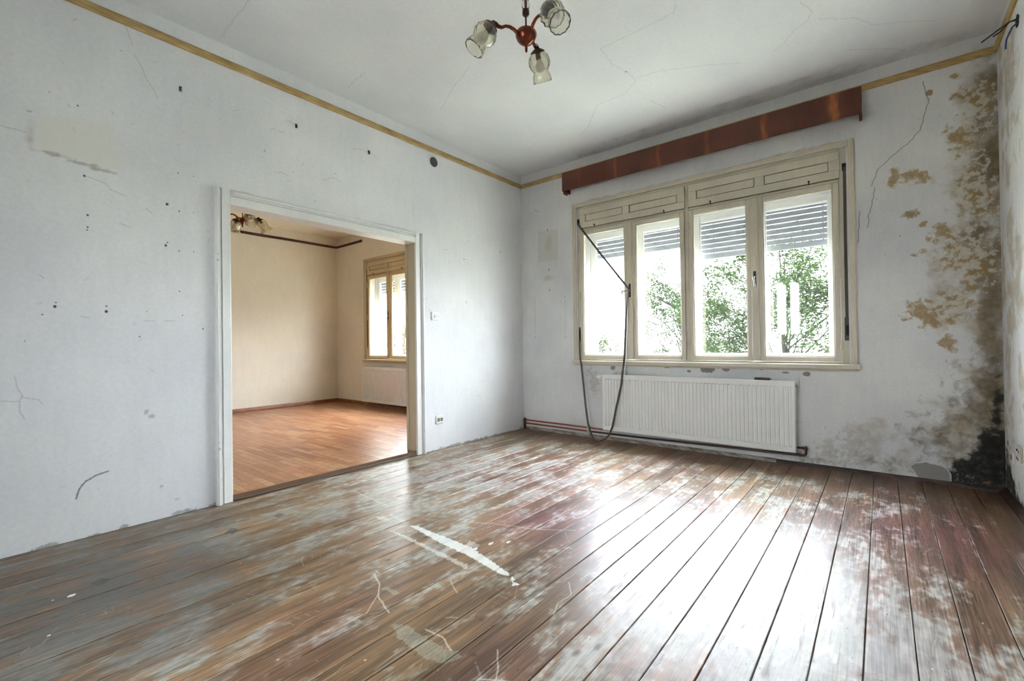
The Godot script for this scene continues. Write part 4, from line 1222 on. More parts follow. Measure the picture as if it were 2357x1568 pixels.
# ------------------------------------------------------------------ curtain box
func build_pelmet() -> void:
	var w := 2048
	var h := 96
	var x0 := 0.697
	var x1 := 3.342
	var g := noise_bytes(w, h, 0.10, 301, 1, 6, 4)
	var b := noise_bytes(w, h, 0.006, 302, 1, 2, 3)
	var out := PackedByteArray()
	out.resize(w * h * 3)
	var st := [[0.916, 0.016, 0.35], [1.343, 0.02, 0.7], [1.792, 0.026, 0.6], [2.239, 0.028, 0.5], [2.695, 0.03, 0.85], [3.171, 0.042, 1.0]]
	var k := 0
	for y in h:
		for u in w:
			var x := x0 + (x1 - x0) * (u + 0.5) / w
			var i := y * w + u
			var t := 0.0
			for s in st:        # veneer with pale sapwood seams
				var d: float = absf(x - s[0] + 0.006 * sin(y * 0.05)) / s[1]
				t = maxf(t, clampf(1.4 - d * 1.4 + (g[i] - 128) * 0.004, 0.0, 1.0) * s[2])
			var q := 1.0 + (g[i] - 128) * 0.0007 + (b[i] - 128) * 0.0009
			out[k] = clampi(int(lerpf(88, 150, t) * q), 0, 255)
			out[k + 1] = clampi(int(lerpf(41, 84, t) * q), 0, 255)
			out[k + 2] = clampi(int(lerpf(23, 38, t) * q), 0, 255)
			k += 3
	var vm := tex_mat(Image.create_from_data(w, h, false, Image.FORMAT_RGB8, out), 0.5)
	var p := thing("curtain_box", "long reddish brown veneered curtain box above the window", "curtain box", V(0, 0, 0))
	var m := MB.new()
	m.cbox(V(x0, 2.728, 0.132), V(x1, 2.930, 0.150), 0.002)
	m.planar(0, 1, x0, x1, 2.93, 2.728)
	part("front_board", m, vm, p)
	for q in [[x0, x0 + 0.018], [x1 - 0.018, x1]]:
		m = MB.new()
		m.cbox(V(q[0], 2.728, 0.0005), V(q[1], 2.930, 0.132), 0.002)
		m.cbox(V(q[0], 2.700, 0.06), V(q[1], 2.728, 0.125), 0.002)
		m.planar(2, 1, 0.0, 0.9, 2.93, 2.728)
		part("end_board", m, vm, p)
	m = MB.new()
	m.cbox(V(x0 + 0.018, 2.914, 0.0005), V(x1 - 0.018, 2.930, 0.132), 0.002)
	m.planar(0, 2, x0, x1, 0.0, 0.4)
	part("top_board", m, vm, p)
	m = MB.new()
	m.cbox(V(x0 + 0.03, 2.895, 0.05), V(x1 - 0.03, 2.914, 0.075), 0.003)
	part("curtain_track", m, M.plastic, p)

# ------------------------------------------------------------------ heating
func build_radiator(x0: float, x1: float, y0: float, y1: float, label: String, left_valve: bool) -> Node3D:
	var r := thing("radiator", label, "radiator", V(0.5 * (x0 + x1), y0, 0.02))
	var hw := 0.5 * (x1 - x0)
	var h := y1 - y0
	# pressed front: shallow vertical flutes inside a flat border
	var m := MB.new()
	var n := int(round((x1 - x0 - 0.05) / 0.0333))
	var pitch := (2.0 * hw - 0.05) / n
	var zf := 0.095
	var dz := 0.009
	var ya := 0.042
	var yb := h - 0.042
	m.quad(V(-hw + 0.004, 0.004, zf), V(hw - 0.004, 0.004, zf), V(hw - 0.004, ya, zf), V(-hw + 0.004, ya, zf))
	m.quad(V(-hw + 0.004, yb, zf), V(hw - 0.004, yb, zf), V(hw - 0.004, h - 0.004, zf), V(-hw + 0.004, h - 0.004, zf))
	m.quad(V(-hw + 0.004, ya, zf), V(-hw + 0.025, ya, zf), V(-hw + 0.025, yb, zf), V(-hw + 0.004, yb, zf))
	m.quad(V(hw - 0.025, ya, zf), V(hw - 0.004, ya, zf), V(hw - 0.004, yb, zf), V(hw - 0.025, yb, zf))
	for i in n:
		var a := -hw + 0.025 + pitch * i
		var xs := [a, a + pitch * 0.28, a + pitch * 0.40, a + pitch * 0.88, a + pitch]
		var zs := [zf, zf, zf - dz, zf - dz, zf]
		var e := 0.010
		for k in 4:
			m.quad(V(xs[k], ya + (e if zs[k] < zf else 0.0), zs[k]), V(xs[k + 1], ya + (e if zs[k + 1] < zf else 0.0), zs[k + 1]), V(xs[k + 1], yb - (e if zs[k + 1] < zf else 0.0), zs[k + 1]), V(xs[k], yb - (e if zs[k] < zf else 0.0), zs[k]))
		m.quad(V(xs[1], ya, zf), V(xs[4], ya, zf), V(xs[3], ya + e, zf - dz), V(xs[2], ya + e, zf - dz))
		m.quad(V(xs[2], yb - e, zf - dz), V(xs[3], yb - e, zf - dz), V(xs[4], yb, zf), V(xs[1], yb, zf))
	part("front_panel", m, M.radiator, r)
	m = MB.new()
	frame_lip(m, hw, h, zf)
	part("rim", m, M.radiator, r)
	m = MB.new()
	m.cbox(V(-hw + 0.01, 0.01, 0.012), V(hw - 0.01, h - 0.01, 0.022), 0.003)
	part("back_panel", m, M.radiator, r)
	for s in [-1.0, 1.0]:
		m = MB.new()
		m.cbox(V(s * hw - (0.003 if s > 0 else 0.0), 0.02, 0.012), V(s * hw + (0.003 if s < 0 else 0.0), h - 0.004, zf - 0.003), 0.001)
		part("side_cover", m, M.radiator, r)
	m = MB.new()
	for i in int(2.0 * hw / 0.03):
		m.box(V(-hw + 0.005 + 0.03 * i, h - 0.006, 0.016), V(-hw + 0.023 + 0.03 * i, h - 0.002, zf - 0.006))
	m.box(V(-hw + 0.003, h - 0.006, 0.014), V(hw - 0.003, h - 0.002, 0.024))
	m.box(V(-hw + 0.003, h - 0.006, zf - 0.014), V(hw - 0.003, h - 0.002, zf - 0.004))
	part("top_grille", m, M.radiator, r)
	for s in [-0.75, 0.75]:
		m = MB.new()
		m.box(V(s * hw - 0.015, 0.06, -0.0195), V(s * hw + 0.015, h - 0.06, 0.012))
		part("bracket", m, M.radiator, r)
	# air vent at the top right
	m = MB.new()
	m.lathe([[0.0, 0.0], [0.009, 0.0], [0.009, 0.012], [0.006, 0.014], [0.006, 0.020], [0.0, 0.021]], 10, Transform3D(Basis(Vector3.BACK, -PI / 2), V(hw + 0.001, h - 0.04, 0.05)))
	part("air_vent", m, M.steel, r)
	if left_valve:
		m = MB.new()
		var t := Transform3D(Basis(Vector3.BACK, PI / 2), V(-hw - 0.001, h - 0.03, 0.06))
		m.lathe([[0.0, 0.0], [0.011, 0.0], [0.011, 0.018], [0.0, 0.018]], 12, t)
		part("valve_body", m, M.steel, r)
		m = MB.new()
		m.lathe([[0.0, 0.016], [0.016, 0.016], [0.021, 0.022], [0.023, 0.040], [0.023, 0.062], [0.020, 0.072], [0.0, 0.074]], 24, t, 0.0008, 12, false)
		part("thermostat_head", m, M.plastic, r, "white thermostat knob")
	return r

func frame_lip(m: MB, hw: float, h: float, zf: float) -> void:
	m.cbox(V(-hw, 0.0, zf - 0.012), V(hw, 0.006, zf + 0.003), 0.001)
	m.cbox(V(-hw, h - 0.006, zf - 0.012), V(hw, h, zf + 0.003), 0.001)
	m.cbox(V(-hw, 0.006, zf - 0.012), V(-hw + 0.006, h - 0.006, zf + 0.003), 0.001)
	m.cbox(V(hw - 0.006, 0.006, zf - 0.012), V(hw, h - 0.006, zf + 0.003), 0.001)

func build_heating() -> void:
	build_radiator(1.139, 2.877, 0.121, 0.702, "long white panel radiator under the four-sash window", true)
	build_radiator(-3.345, -1.95, 0.11, 0.685, "white panel radiator under the window of the cream room", false)
	# pipes along the foot of the window wall; bare copper shows in the middle of the left run
	var m := MB.new()
	m.tube([V(0.030, 0.112, 0.030), V(0.10, 0.112, 0.034), V(0.7, 0.110, 0.036), V(1.16, 0.108, 0.040)], 0.009, 10)
	m.tube([V(1.16, 0.108, 0.040), V(1.182, 0.109, 0.043), V(1.190, 0.1115, 0.046)], 0.0075, 10)
	var p := thing("heating_pipe", "upper of two thin copper heating pipes along the window wall", "pipe", Vector3.ZERO, "heating pipes")
	part("tube", m, M.copper_pipe, p)
	m = MB.new()
	m.cbox(V(0.905, 0.100, 0.0005), V(0.935, 0.124, 0.050), 0.003)
	part("clip", m, M.plastic_old, p)
	p = thing("heating_pipe", "lower dark heating pipe running under the whole radiator", "pipe", Vector3.ZERO, "heating pipes")
	m = MB.new()
	m.tube([V(0.030, 0.074, 0.030), V(0.10, 0.074, 0.034), V(0.95, 0.070, 0.036)], 0.009, 10)
	part("tube", m, M.copper_pipe, p)
	m = MB.new()
	m.tube([V(0.95, 0.070, 0.036), V(1.2, 0.072, 0.045), V(2.0, 0.082, 0.050), V(2.90, 0.095, 0.055), V(2.930, 0.097, 0.056), V(2.940, 0.110, 0.057), V(2.941, 0.150, 0.058)], 0.0095, 10)
	m.tube([V(2.941, 0.152, 0.058), V(2.925, 0.158, 0.060), V(2.880, 0.158, 0.066)], 0.009, 10)
	m.lathe([[0.0, 0.0], [0.014, 0.0], [0.014, 0.022], [0.010, 0.026], [0.010, 0.034], [0.0, 0.036]], 6, Transform3D(Basis(), V(2.940, 0.140, 0.058)))
	m.lathe([[0.0, 0.0], [0.013, 0.0], [0.013, 0.018], [0.0, 0.018]], 6, Transform3D(Basis(Vector3.BACK, PI / 2), V(2.930, 0.157, 0.060)))
	part("dark_tube", m, M.brown_pipe, p, "dark painted pipe with an angle valve at its end")
	m = MB.new()
	m.cbox(V(0.905, 0.060, 0.0005), V(0.935, 0.084, 0.050), 0.003)
	part("clip", m, M.plastic_old, p)
	# elbows where the pipes leave the corner
	m = MB.new()
	m.tube([V(0.040, 0.130, 0.030), V(0.034, 0.114, 0.030), V(0.034, 0.070, 0.030), V(0.034, 0.001, 0.026)], 0.015, 10)
	m.lathe([[0.0, 0.0], [0.016, 0.0], [0.016, 0.02], [0.0, 0.022]], 8, Transform3D(Basis(Vector3.BACK, -PI / 2), V(0.036, 0.112, 0.031)))
	m.lathe([[0.0, 0.0], [0.016, 0.0], [0.016, 0.02], [0.0, 0.022]], 8, Transform3D(Basis(Vector3.BACK, -PI / 2), V(0.036, 0.074, 0.031)))
	single("pipe_riser", m, M.brown_pipe, "short dark riser with couplings in the corner behind the pipes", "pipe")
	# pipes and fittings under the far radiator
	m = MB.new()
	m.tube([V(-3.24, 0.105, 0.07), V(-3.20, 0.085, 0.06), V(-3.0, 0.082, 0.055), V(-2.2, 0.082, 0.05), V(-1.0, 0.082, 0.05)], 0.008, 8)
	m.tube([V(-2.95, 0.108, 0.07), V(-2.93, 0.098, 0.062), V(-2.6, 0.098, 0.04), V(-1.0, 0.098, 0.04)], 0.008, 8)
	single("heating_pipe", m, M.brown_pipe, "dark heating pipes just under the radiator of the cream room", "pipe", "heating pipes")

# ------------------------------------------------------------------ ceiling lamps
func build_lamp(at: Vector3, ceiling_y: float, turn: float, angles: Array, label: String, style: int) -> void:
	var o := thing("ceiling_lamp", label, "lamp", at)
	var m := MB.new()
	m.lathe([[0.0, -0.074], [0.005, -0.072], [0.0075, -0.058], [0.007, -0.042], [0.014, -0.036], [0.030, -0.026], [0.046, -0.010], [0.054, 0.010], [0.055, 0.022], [0.050, 0.032], [0.034, 0.040], [0.012, 0.044], [0.007, 0.052], [0.0, 0.052]] if style == 0 else
		[[0.0, -0.075], [0.006, -0.073], [0.009, -0.050], [0.014, -0.036], [0.028, -0.020], [0.036, 0.0], [0.030, 0.018], [0.014, 0.032], [0.007, 0.04], [0.0, 0.04]], 28, Transform3D())
	part("body", m, M.copper, o)
	var top := ceiling_y - at.y
	m = MB.new()
	m.tube([V(0, 0.03, 0), V(0, top - 0.01, 0)], 0.0045, 8)
	part("rod", m, M.bronze, o)
	if style == 0:
		m = MB.new()
		m.lathe([[0.0, 0.118], [0.015, 0.118], [0.018, 0.124], [0.018, 0.142], [0.016, 0.148], [0.0, 0.148]], 20, Transform3D())
		part("collar", m, M.bronze, o)
		m = MB.new()
		var prof := [[0.0055, 0.150]]
		var y := 0.150
		while y < top - 0.06:
			for q in [[0.016, 0.004], [0.0195, 0.013], [0.0195, 0.026], [0.016, 0.036], [0.0135, 0.040]]:
				prof.append([q[0], y + q[1]])
			y += 0.042
		prof.append([0.0055, y])
		m.lathe(prof, 24, Transform3D(), 0.0012, 12, false)
		part("glass_column", m, M.lamp_glass, o)
	m = MB.new()
	m.lathe([[0.006, top - 0.075], [0.026, top - 0.070], [0.046, top - 0.050], [0.052, top - 0.020], [0.053, top - 0.0005], [0.0, top - 0.0005]], 28, Transform3D(), 0.0, 0, false)
	part("canopy", m, M.copper, o)
	for a in angles:
		var d := Basis(Vector3.UP, turn) * V(sin(deg_to_rad(a)), 0, -cos(deg_to_rad(a)))
		m = MB.new()
		var pts := []
		var pr := [[0.040, 0.016], [0.062, 0.038], [0.084, 0.050], [0.106, 0.052], [0.128, 0.042], [0.144, 0.046], [0.158, 0.058], [0.172, 0.066], [0.184, 0.062]]
		for q in pr:
			pts.append(d * q[0] + V(0, q[1], 0))
		m.tube(pts, [0.009, 0.009, 0.0085, 0.0075, 0.0085, 0.010, 0.0105, 0.009, 0.005], 10)
		var arm := part("arm", m, M.copper, o)
		var t := deg_to_rad(36.0)
		var ax := (d * sin(t) + V(0, -cos(t), 0)).normalized()
		var sx := Vector3.UP.cross(d).normalized()
		var fr := Transform3D(Basis(sx, ax, sx.cross(ax)), d * 0.172 + V(0, 0.054, 0))
		m = MB.new()
		m.lathe([[0.0, -0.012], [0.010, -0.010], [0.014, 0.004], [0.030, 0.012], [0.040, 0.020], [0.041, 0.024], [0.034, 0.022], [0.0, 0.018]], 20, fr)
		part("holder", m, M.bronze, arm)
		m = MB.new()
		m.lathe([[0.0, 0.016], [0.013, 0.016], [0.015, 0.050], [0.013, 0.058], [0.0, 0.058]], 16, fr)
		part("socket", m, M.dark_metal, arm)
		m = MB.new()
		m.lathe([[0.0, 0.056], [0.013, 0.056], [0.016, 0.066], [0.024, 0.082], [0.027, 0.096], [0.025, 0.110], [0.016, 0.121], [0.006, 0.125], [0.0, 0.1255]], 20, fr)
		part("bulb", m, M.bulb, arm)
		m = MB.new()
		var outl: Array
		if style == 0:
			outl = [[0.033, 0.022, 0.0], [0.041, 0.028, 0.2], [0.051, 0.042, 1.0], [0.0575, 0.060, 1.2], [0.0580, 0.078, 1.2], [0.0530, 0.096, 1.0], [0.0450, 0.110, 0.6], [0.0420, 0.118, 0.0], [0.0450, 0.126, 0.3], [0.0500, 0.140, 0.5], [0.0525, 0.158, 0.6], [0.0530, 0.170, 0.4]]
		else:
			outl = [[0.030, 0.022, 0.0], [0.042, 0.030, 0.3], [0.050, 0.046, 0.7], [0.053, 0.066, 0.9], [0.052, 0.086, 0.9], [0.049, 0.104, 1.0], [0.051, 0.120, 1.3], [0.058, 0.140, 1.8], [0.066, 0.156, 2.6]]
		var prof := []
		for q in outl:
			prof.append(q)
		for i in outl.size():
			var q: Array = outl[outl.size() - 1 - i]
			prof.append([q[0] - 0.0035, q[1], q[2]])
		prof.append(outl[0])
		m.lathe(prof, 84, fr, 0.0034 if style == 0 else 0.0022, 12 if style == 0 else 20, false, 9.0 if style == 0 else 0.0)
		part("glass_shade", m, M.lamp_glass if style == 0 else M.amber_glass, arm)

# ------------------------------------------------------------------ small things
func build_small() -> void:
	# light switch
	var o := thing("light_switch", "white square light switch beside the doorway casing", "switch", V(0, 1.325, 1.422))
	var m := MB.new()
	m.cbox(V(0.0005, -0.041, -0.041), V(0.014, 0.041, 0.041), 0.004)
	part("plate", m, M.plastic, o)
	m = MB.new()
	m.cbox(V(0.014, -0.020, -0.017), V(0.022, 0.020, -0.001), 0.003)
	part("rocker", m, M.plastic, o)
	m = MB.new()
	m.cbox(V(0.014, -0.020, 0.001), V(0.022, 0.020, 0.017), 0.003)
	part("rocker", m, M.plastic, o)
	for z in [-0.030, 0.030]:
		m = MB.new()
		m.lathe([[0.0, 0.0], [0.0035, 0.0], [0.0035, 0.001], [0.0, 0.0012]], 8, Transform3D(Basis(Vector3.BACK, -PI / 2), V(0.014, 0, z)))
		part("screw", m, M.dark_metal, o)
	# double socket low on the same wall
	o = thing("wall_socket", "old white double socket low on the wall by the doorway", "socket", V(0, 0.297, 1.380))
	m = MB.new()
	m.cbox(V(0.0005, -0.044, -0.046), V(0.016, 0.044, 0.046), 0.010)
	part("plate", m, M.plastic, o)
	for z in [-0.020, 0.020]:
		m = MB.new()
		m.lathe([[0.019, 0.0], [0.019, 0.004], [0.016, 0.0045], [0.0155, 0.0005]], 20, Transform3D(Basis(Vector3.BACK, -PI / 2), V(0.015, 0, z)), 0.0, 0, false)
		part("outlet_ring", m, M.plastic_old, o)
		m = MB.new()
		m.lathe([[0.0, 0.0], [0.0150, 0.0], [0.0150, 0.0012], [0.0, 0.0014]], 20, Transform3D(Basis(Vector3.BACK, -PI / 2), V(0.015, 0, z)))
		part("outlet", m, M.dark_metal, o)
		m = MB.new()
		m.cbox(V(0.016, -0.004, z - 0.009), V(0.0175, 0.004, z + 0.009), 0.001)
		part("contact_bar", m, M.plastic, o)
	# round grey cover near the ceiling
	o = thing("junction_box_cover", "round dark grey cover on the wall just under the picture rail", "cover", V(0, 2.861, 1.408))
	m = MB.new()
	m.lathe([[0.048, 0.0005], [0.048, 0.004], [0.045, 0.007], [0.0, 0.008]], 32, Transform3D(Basis(Vector3.BACK, -PI / 2), Vector3.ZERO), 0.0, 0, false)
	part("disc", m, M.grey_plastic, o)
	for z in [-0.016, 0.016]:
		m = MB.new()
		m.lathe([[0.0, 0.0], [0.0045, 0.0], [0.0045, 0.0015], [0.0, 0.0017]], 8, Transform3D(Basis(Vector3.BACK, -PI / 2), V(0.0075, z * 0.6, z)))
		part("screw", m, M.dark_metal, o)
	# hooks left high on the doorway wall
	var hl := ["small dark metal hook high on the wall, left of the doorway", "small dark metal hook high on the wall, above the left half of the doorway", "small dark metal hook high on the wall, above the right half of the doorway"]
	var hp := [V(0, 2.69, 3.514), V(0, 2.722, 2.778), V(0, 2.722, 2.148)]
	for i in 3:
		o = thing("wall_hook", hl[i], "hook", hp[i], "hooks left in the doorway wall")
		m = MB.new()
		m.cbox(V(0.0005, -0.016, -0.008), V(0.003, 0.016, 0.008), 0.001)
		part("plate", m, M.dark_metal, o)
		m = MB.new()
		m.tube([V(0.002, 0.006, 0), V(0.014, 0.002, 0), V(0.020, -0.010, 0), V(0.017, -0.020, 0), V(0.011, -0.018, 0)], 0.0028, 8)
		part("prong", m, M.steel, o)
	# right wall: one whole socket, one broken
	o = thing("wall_socket", "white square socket low on the right wall near the black mould", "socket", V(ROOM_W, 0.290, 0.262))
	m = MB.new()
	m.cbox(V(-0.013, -0.040, -0.042), V(-0.0005, 0.040, 0.042), 0.004)
	part("plate", m, M.plastic, o)
	m = MB.new()
	m.lathe([[0.0, 0.0], [0.019, 0.0], [0.019, 0.001], [0.0, 0.0012]], 20, Transform3D(Basis(Vector3.BACK, PI / 2), V(-0.013, 0, 0)))
	part("outlet", m, M.dark_metal, o)
	o = thing("broken_socket", "broken beige socket with its cover missing, at the right edge", "socket", V(ROOM_W, 0.345, 0.452))
	m = MB.new()
	m.cbox(V(-0.014, 0.006, -0.05), V(-0.0005, 0.045, 0.05), 0.004)
	m.cbox(V(-0.014, -0.045, -0.05), V(-0.0005, -0.012, 0.05), 0.004)
	m.cbox(V(-0.008, -0.012, -0.05), V(-0.0005, 0.006, 0.05), 0.002)
	part("base", m, M.plastic_old, o)
	for q in [[-0.03, 0.02], [-0.005, 0.026], [0.022, 0.018], [-0.028, -0.026], [0.002, -0.03]]:
		m = MB.new()
		m.cbox(V(-0.016, q[1] - 0.006, q[0] - 0.007), V(-0.0135, q[1] + 0.006, q[0] + 0.007), 0.001)
		part("contact", m, M.dark_metal, o)
	# loose wires out of a hole at the top of the right wall
	o = thing("loose_wires", "loose black and blue wires sticking out of the right wall near the ceiling", "wires", V(ROOM_W, 2.84, 0.60))
	m = MB.new()
	m.lathe([[0.034, 0.0], [0.034, 0.004], [0.030, 0.004], [0.029, 0.0006], [0.0, 0.0006]], 20, Transform3D(Basis(Vector3.BACK, PI / 2), V(-0.0004, 0, 0)), 0.003, 5, false)
	part("box_opening", m, M.cable_black, o)
	for q in [[M.cable_black, [V(0, 0.012, 0), V(-0.03, 0.016, -0.02), V(-0.07, 0.004, -0.05), V(-0.11, -0.012, -0.075), V(-0.135, -0.022, -0.09)]], [M.cable_black, [V(0, 0.0, 0.006), V(-0.03, 0.012, -0.008), V(-0.06, -0.010, -0.045), V(-0.09, -0.022, -0.062)]],
			[M.cable_blue, [V(0, -0.008, -0.004), V(-0.02, -0.02, -0.02), V(-0.04, -0.07, -0.04), V(-0.042, -0.12, -0.055)]]]:
		m = MB.new()
		m.tube(q[1], 0.0042, 8)
		part("wire", m, q[0], o)
	# shutter strap: from its slot across to the window handle, then down in a loop and back to the winder
	var a := [V(0.805, 2.385, -0.004), V(0.83, 2.35, 0.022), V(1.12, 1.975, 0.042), V(1.405, 1.615, 0.058), V(1.432, 1.585, 0.062), V(1.425, 1.54, 0.064), V(1.405, 1.36, 0.064), V(1.388, 1.15, 0.066), V(1.378, 0.92, 0.070), V(1.375, 0.80, 0.090), V(1.376, 0.70, 0.130),
		V(1.372, 0.62, 0.140), V(1.340, 0.48, 0.143), V(1.310, 0.36, 0.146), V(1.285, 0.24, 0.150), V(1.268, 0.17, 0.152), V(1.235, 0.085, 0.156), V(1.19, 0.038, 0.160), V(1.13, 0.010, 0.165), V(1.08, 0.006, 0.165), V(1.045, 0.025, 0.155),
		V(1.015, 0.08, 0.150), V(0.980, 0.18, 0.146), V(0.945, 0.36, 0.130), V(0.915, 0.56, 0.112), V(0.885, 0.72, 0.090), V(0.862, 0.80, 0.066), V(0.845, 0.86, 0.056), V(0.815, 0.98, 0.016), V(0.802, 1.06, -0.004)]
	var side := []
	for i in a.size():
		var w := i * 0.22
		side.append(V(0.9, 0.0, -0.45 + 0.5 * sin(w * 1.3)) if i > 4 else V(0.75, 0.6, 0.1))
	m = MB.new()
	m.band(a, side, 0.021, 0.0022)
	o = thing("shutter_strap", "long grey shutter strap hanging in a loop from the window handle to the floor", "strap")
	part("webbing", m, M.strap, o)
	m = MB.new()
	m.tube([V(1.425, 1.575, 0.062), V(1.415, 1.45, 0.066), V(1.408, 1.25, 0.069), V(1.402, 1.05, 0.070), V(1.394, 0.90, 0.073), V(1.392, 0.80, 0.098), V(1.390, 0.752, 0.118)], 0.0026, 6)
	part("cord", m, M.cable_white, o, "thin white cord tied in with the strap")
	# thin white cable from under the sill to the thermostat
	m = MB.new()
	m.tube([V(0.85, 0.795, 0.006), V(0.90, 0.770, 0.008), V(0.96, 0.725, 0.02), V(1.02, 0.694, 0.04), V(1.055, 0.694, 0.06), V(1.10, 0.710, 0.05), V(1.16, 0.722, 0.03), V(1.22, 0.722, 0.02), V(1.27, 0.715, 0.012)], 0.0026, 6)
	single("white_cable", m, M.cable_white, "thin white cable drooping from the sill to the thermostat knob", "cable")
	# bits on top of the radiator
	m = MB.new()
	m.cbox(V(2.575, 0.7025, 0.052), V(2.700, 0.722, 0.082), 0.006)
	o = thing("knife_handle", "dark red brown wooden handle lying on the radiator", "handle", Vector3.ZERO)
	part("grip", m, M.brown_pipe, o)
	m = MB.new()
	m.cbox(V(2.578, 0.722, 0.055), V(2.690, 0.7245, 0.079), 0.001)
	part("metal_strip", m, M.steel, o)
	o = thing("cable_terminal", "small beige terminal block on the left end of the radiator", "terminal", Vector3.ZERO)
	m = MB.new()
	m.cbox(V(1.290, 0.7025, 0.035), V(1.330, 0.738, 0.060), 0.003)
	part("block", m, M.plastic_old, o)
	m = MB.new()
	m.lathe([[0.0, 0.0], [0.016, 0.0], [0.016, 0.022], [0.010, 0.030], [0.0, 0.030]], 14, Transform3D(Basis(), V(1.262, 0.7025, 0.048)))
	part("clamp", m, M.plastic_old, o)
	# crumbs of plaster and paint on the boards
	var fl := [[0.760, 4.116, 0.020, "curled yellowish flake of paint on the grey boards near the lower left"], [0.746, 4.172, 0.006, "tiny white crumb of plaster left of the curled flake"], [1.063, 4.212, 0.007, "tiny white crumb of plaster in front of the curled flake"],
		[1.837, 2.664, 0.022, "white paint flake beside the reddish stain on the boards"], [1.900, 2.597, 0.018, "pale crumbled paint flake in the reddish stain on the boards"], [1.819, 2.760, 0.020, "white paint flake close to the strip of white tape"], [0.996, 3.779, 0.005, "tiny crumb of red plaster on the dark grey patch of boards"]]
	rng.seed = 55
	for q in fl:
		m = MB.new()
		var n := 7
		var lo := []
		var hi := []
		for i in n:
			var an := TAU * i / n
			var rr: float = q[2] * rng.randf_range(0.55, 1.0)
			var p := V(q[0] + cos(an) * rr * 0.55, 0.0, q[1] + -sin(an) * rr)
			lo.append(p + V(0, 0.0004, 0))
			hi.append(p + V(0, 0.0015 + q[2] * 0.12 * rng.randf(), 0))
		m.skin([lo, hi], true, true, true)
		single("paint_flake", m, M.bulb if q[2] > 0.005 else M.copper_pipe, q[3], "paint flake", "crumbs on the floorboards")

# ------------------------------------------------------------------ outside
func build_tree(at: Vector3, r: Vector3, crown_y: float, leaves: int, sd: int, label: String) -> void:
	var o := thing("leafy_tree", label, "tree", at, "trees in the garden")
	rng.seed = sd
	var m := MB.new()
	m.tube([V(0, 0, 0), V(0.05, crown_y * 0.4, 0.02), V(-0.03, crown_y * 0.8, 0), V(0.02, crown_y + r.y * 0.4, 0.05)], [0.07, 0.05, 0.035, 0.012], 8)
	part("trunk", m, M.bark, o)
	var lm := MB.new()
	var tips := []
	for b in 46:
		m = MB.new()
		var y0 := crown_y * 0.35 + rng.randf() * (crown_y * 0.65 + r.y * 0.3)
		var an := rng.randf() * TAU
		var d := V(cos(an), 0, sin(an))
		var rad := pow(rng.randf(), 0.5)
		var tip := V(d.x * r.x * rad, crown_y + rng.randf_range(-1.0, 1.0) * r.y * sqrt(maxf(0.0, 1.0 - rad * rad * 0.75)), d.z * r.z * rad)
		var mid := V(0, y0, 0).lerp(tip, 0.5) + V(rng.randf_range(-0.12, 0.12), rng.randf_range(-0.05, 0.15), rng.randf_range(-0.12, 0.12))
		m.tube([V(0, minf(y0, crown_y), 0), mid, tip], [0.020, 0.012, 0.004], 5)
		part("branch", m, M.bark, o)
		for k in 5:
			tips.append(mid.lerp(tip, rng.randf_range(0.1, 1.0)) + V(rng.randf_range(-0.2, 0.2), rng.randf_range(-0.2, 0.2), rng.randf_range(-0.2, 0.2)))
	for i in leaves:
		var c: Vector3 = tips[rng.randi_range(0, tips.size() - 1)] + V(rng.randfn(0, 0.13), rng.randfn(0, 0.12), rng.randfn(0, 0.13))
		var bs := Basis.from_euler(V(rng.randf_range(-1.0, 1.0), rng.randf() * TAU, rng.randf_range(-1.0, 1.0)))
		var l := rng.randf_range(0.028, 0.05)
		var w := l * 0.42
		lm.tri(c + bs * V(-l, 0, 0), c + bs * V(0, -0.004, w), c + bs * V(l, 0.004, 0))
		lm.tri(c + bs * V(-l, 0, 0), c + bs * V(l, 0.004, 0), c + bs * V(0, -0.004, -w))
	var f := part("foliage", lm, M.leaf, o)
	f.set_meta("kind", "stuff")

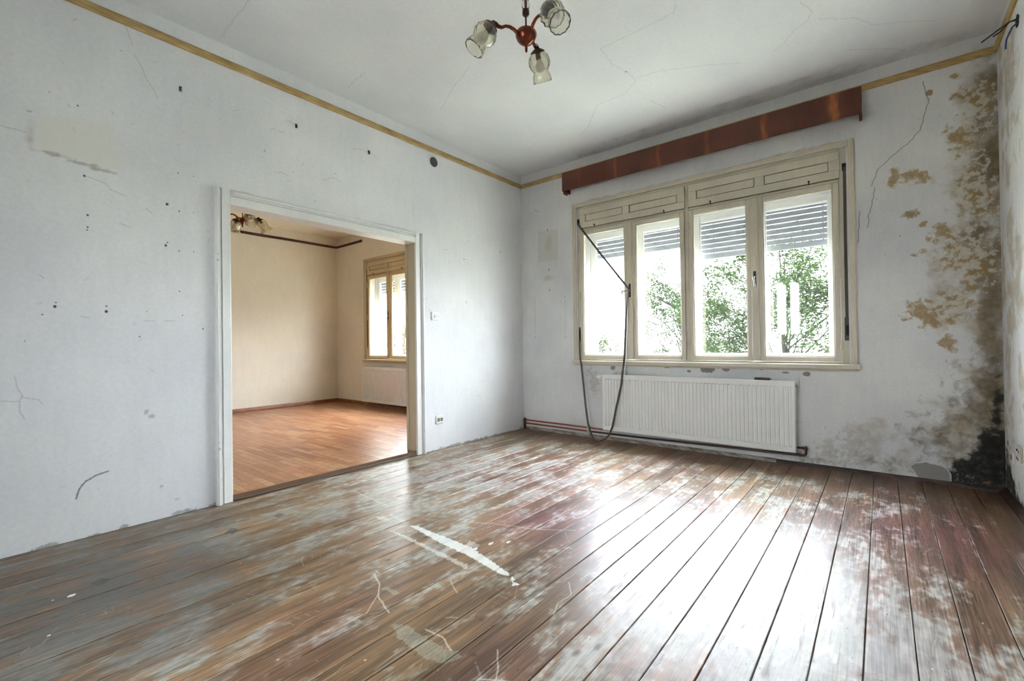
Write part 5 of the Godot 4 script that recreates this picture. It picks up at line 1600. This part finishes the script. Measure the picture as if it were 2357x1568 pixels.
func build_outside() -> void:
	var m := MB.new()
	m.box(V(-40, -1.6, -60), V(40, -1.5, -OUT_T))
	single("ground_outside", m, mat(Color8(116, 118, 104), 0.9), "garden lawn outside the windows", "lawn", "", "structure")
	build_tree(V(2.0, -1.5, -5.6), V(2.0, 2.1, 1.3), 3.2, 20000, 71, "leafy tree outside the two window sashes nearest the mouldy corner")
	build_tree(V(-0.9, -1.5, -8.9), V(2.3, 1.9, 1.5), 3.3, 20000, 72, "leafy tree farther off, seen through the second window sash")
	build_tree(V(-2.6, -1.5, -5.4), V(1.5, 0.95, 1.2), 2.15, 11000, 73, "lower leafy tree outside the window sash nearest the doorway")
	build_tree(V(-9.5, -1.5, -5.5), V(1.6, 1.6, 1.3), 2.9, 5000, 74, "leafy tree outside the window of the cream room")

func _ready() -> void:
	# camera
	var cam := Camera3D.new()
	cam.name = "camera"
	cam.fov = rad_to_deg(2.0 * atan(784.0 / 1044.64))
	cam.near = 0.02
	cam.far = 300.0
	add_child(cam)
	cam.transform = Transform3D(Basis(Vector3.UP, 0.6836) * Basis(Vector3.RIGHT, 0.0071) * Basis(Vector3.BACK, -0.0138), V(3.432, 1.0409, 4.4247))
	cam.current = true
	# overcast daylight
	var sm := ProceduralSkyMaterial.new()
	sm.sky_top_color = Color(0.915, 0.962, 1.0)
	sm.sky_horizon_color = Color(0.615, 0.64, 0.66)
	sm.sky_curve = 0.6          # brightness rises evenly with the sine of the height, as under an overcast sky
	sm.ground_horizon_color = Color(0.50, 0.51, 0.49)
	sm.ground_bottom_color = Color(0.42, 0.43, 0.40)
	sm.sun_angle_max = 0.0
	var sky := Sky.new()
	sky.sky_material = sm
	var env := Environment.new()
	env.background_mode = Environment.BG_SKY
	env.sky = sky
	env.background_energy_multiplier = 1.0
	env.tonemap_mode = Environment.TONE_MAPPER_LINEAR
	env.tonemap_exposure = 108.0
	env.sdfgi_enabled = true
	env.ssao_enabled = true
	env.ssil_enabled = true
	var we := WorldEnvironment.new()
	we.name = "environment"
	we.environment = env
	add_child(we)
	# the place
	make_materials()
	build_shell()
	build_trim()
	build_doorway()
	build_window(1, 0.0, 0.0, 0.0, M.window_paint, "four-sash window with cream painted frame and shutter box, mostly glass", [2.0, 1.848])
	build_window(2, -4.15, -0.03, -0.09, M.window_paint_far, "yellowed box window of the cream room seen through the doorway", [1.93, 1.93])
	build_pelmet()
	build_heating()
	var yaw := 0.6836
	build_lamp(V(2.03, 2.62, 2.554), ROOM_H, yaw, [22.0, 146.0, 260.0], "copper brown ceiling lamp with three clear fluted glass shades", 0)
	build_lamp(V(-2.1, 2.462, 2.386), FAR_H, yaw, [40.0, 130.0, 220.0, 310.0], "brown ceiling lamp with ruffled amber glass shades in the cream room", 1)
	build_small()
	build_outside()
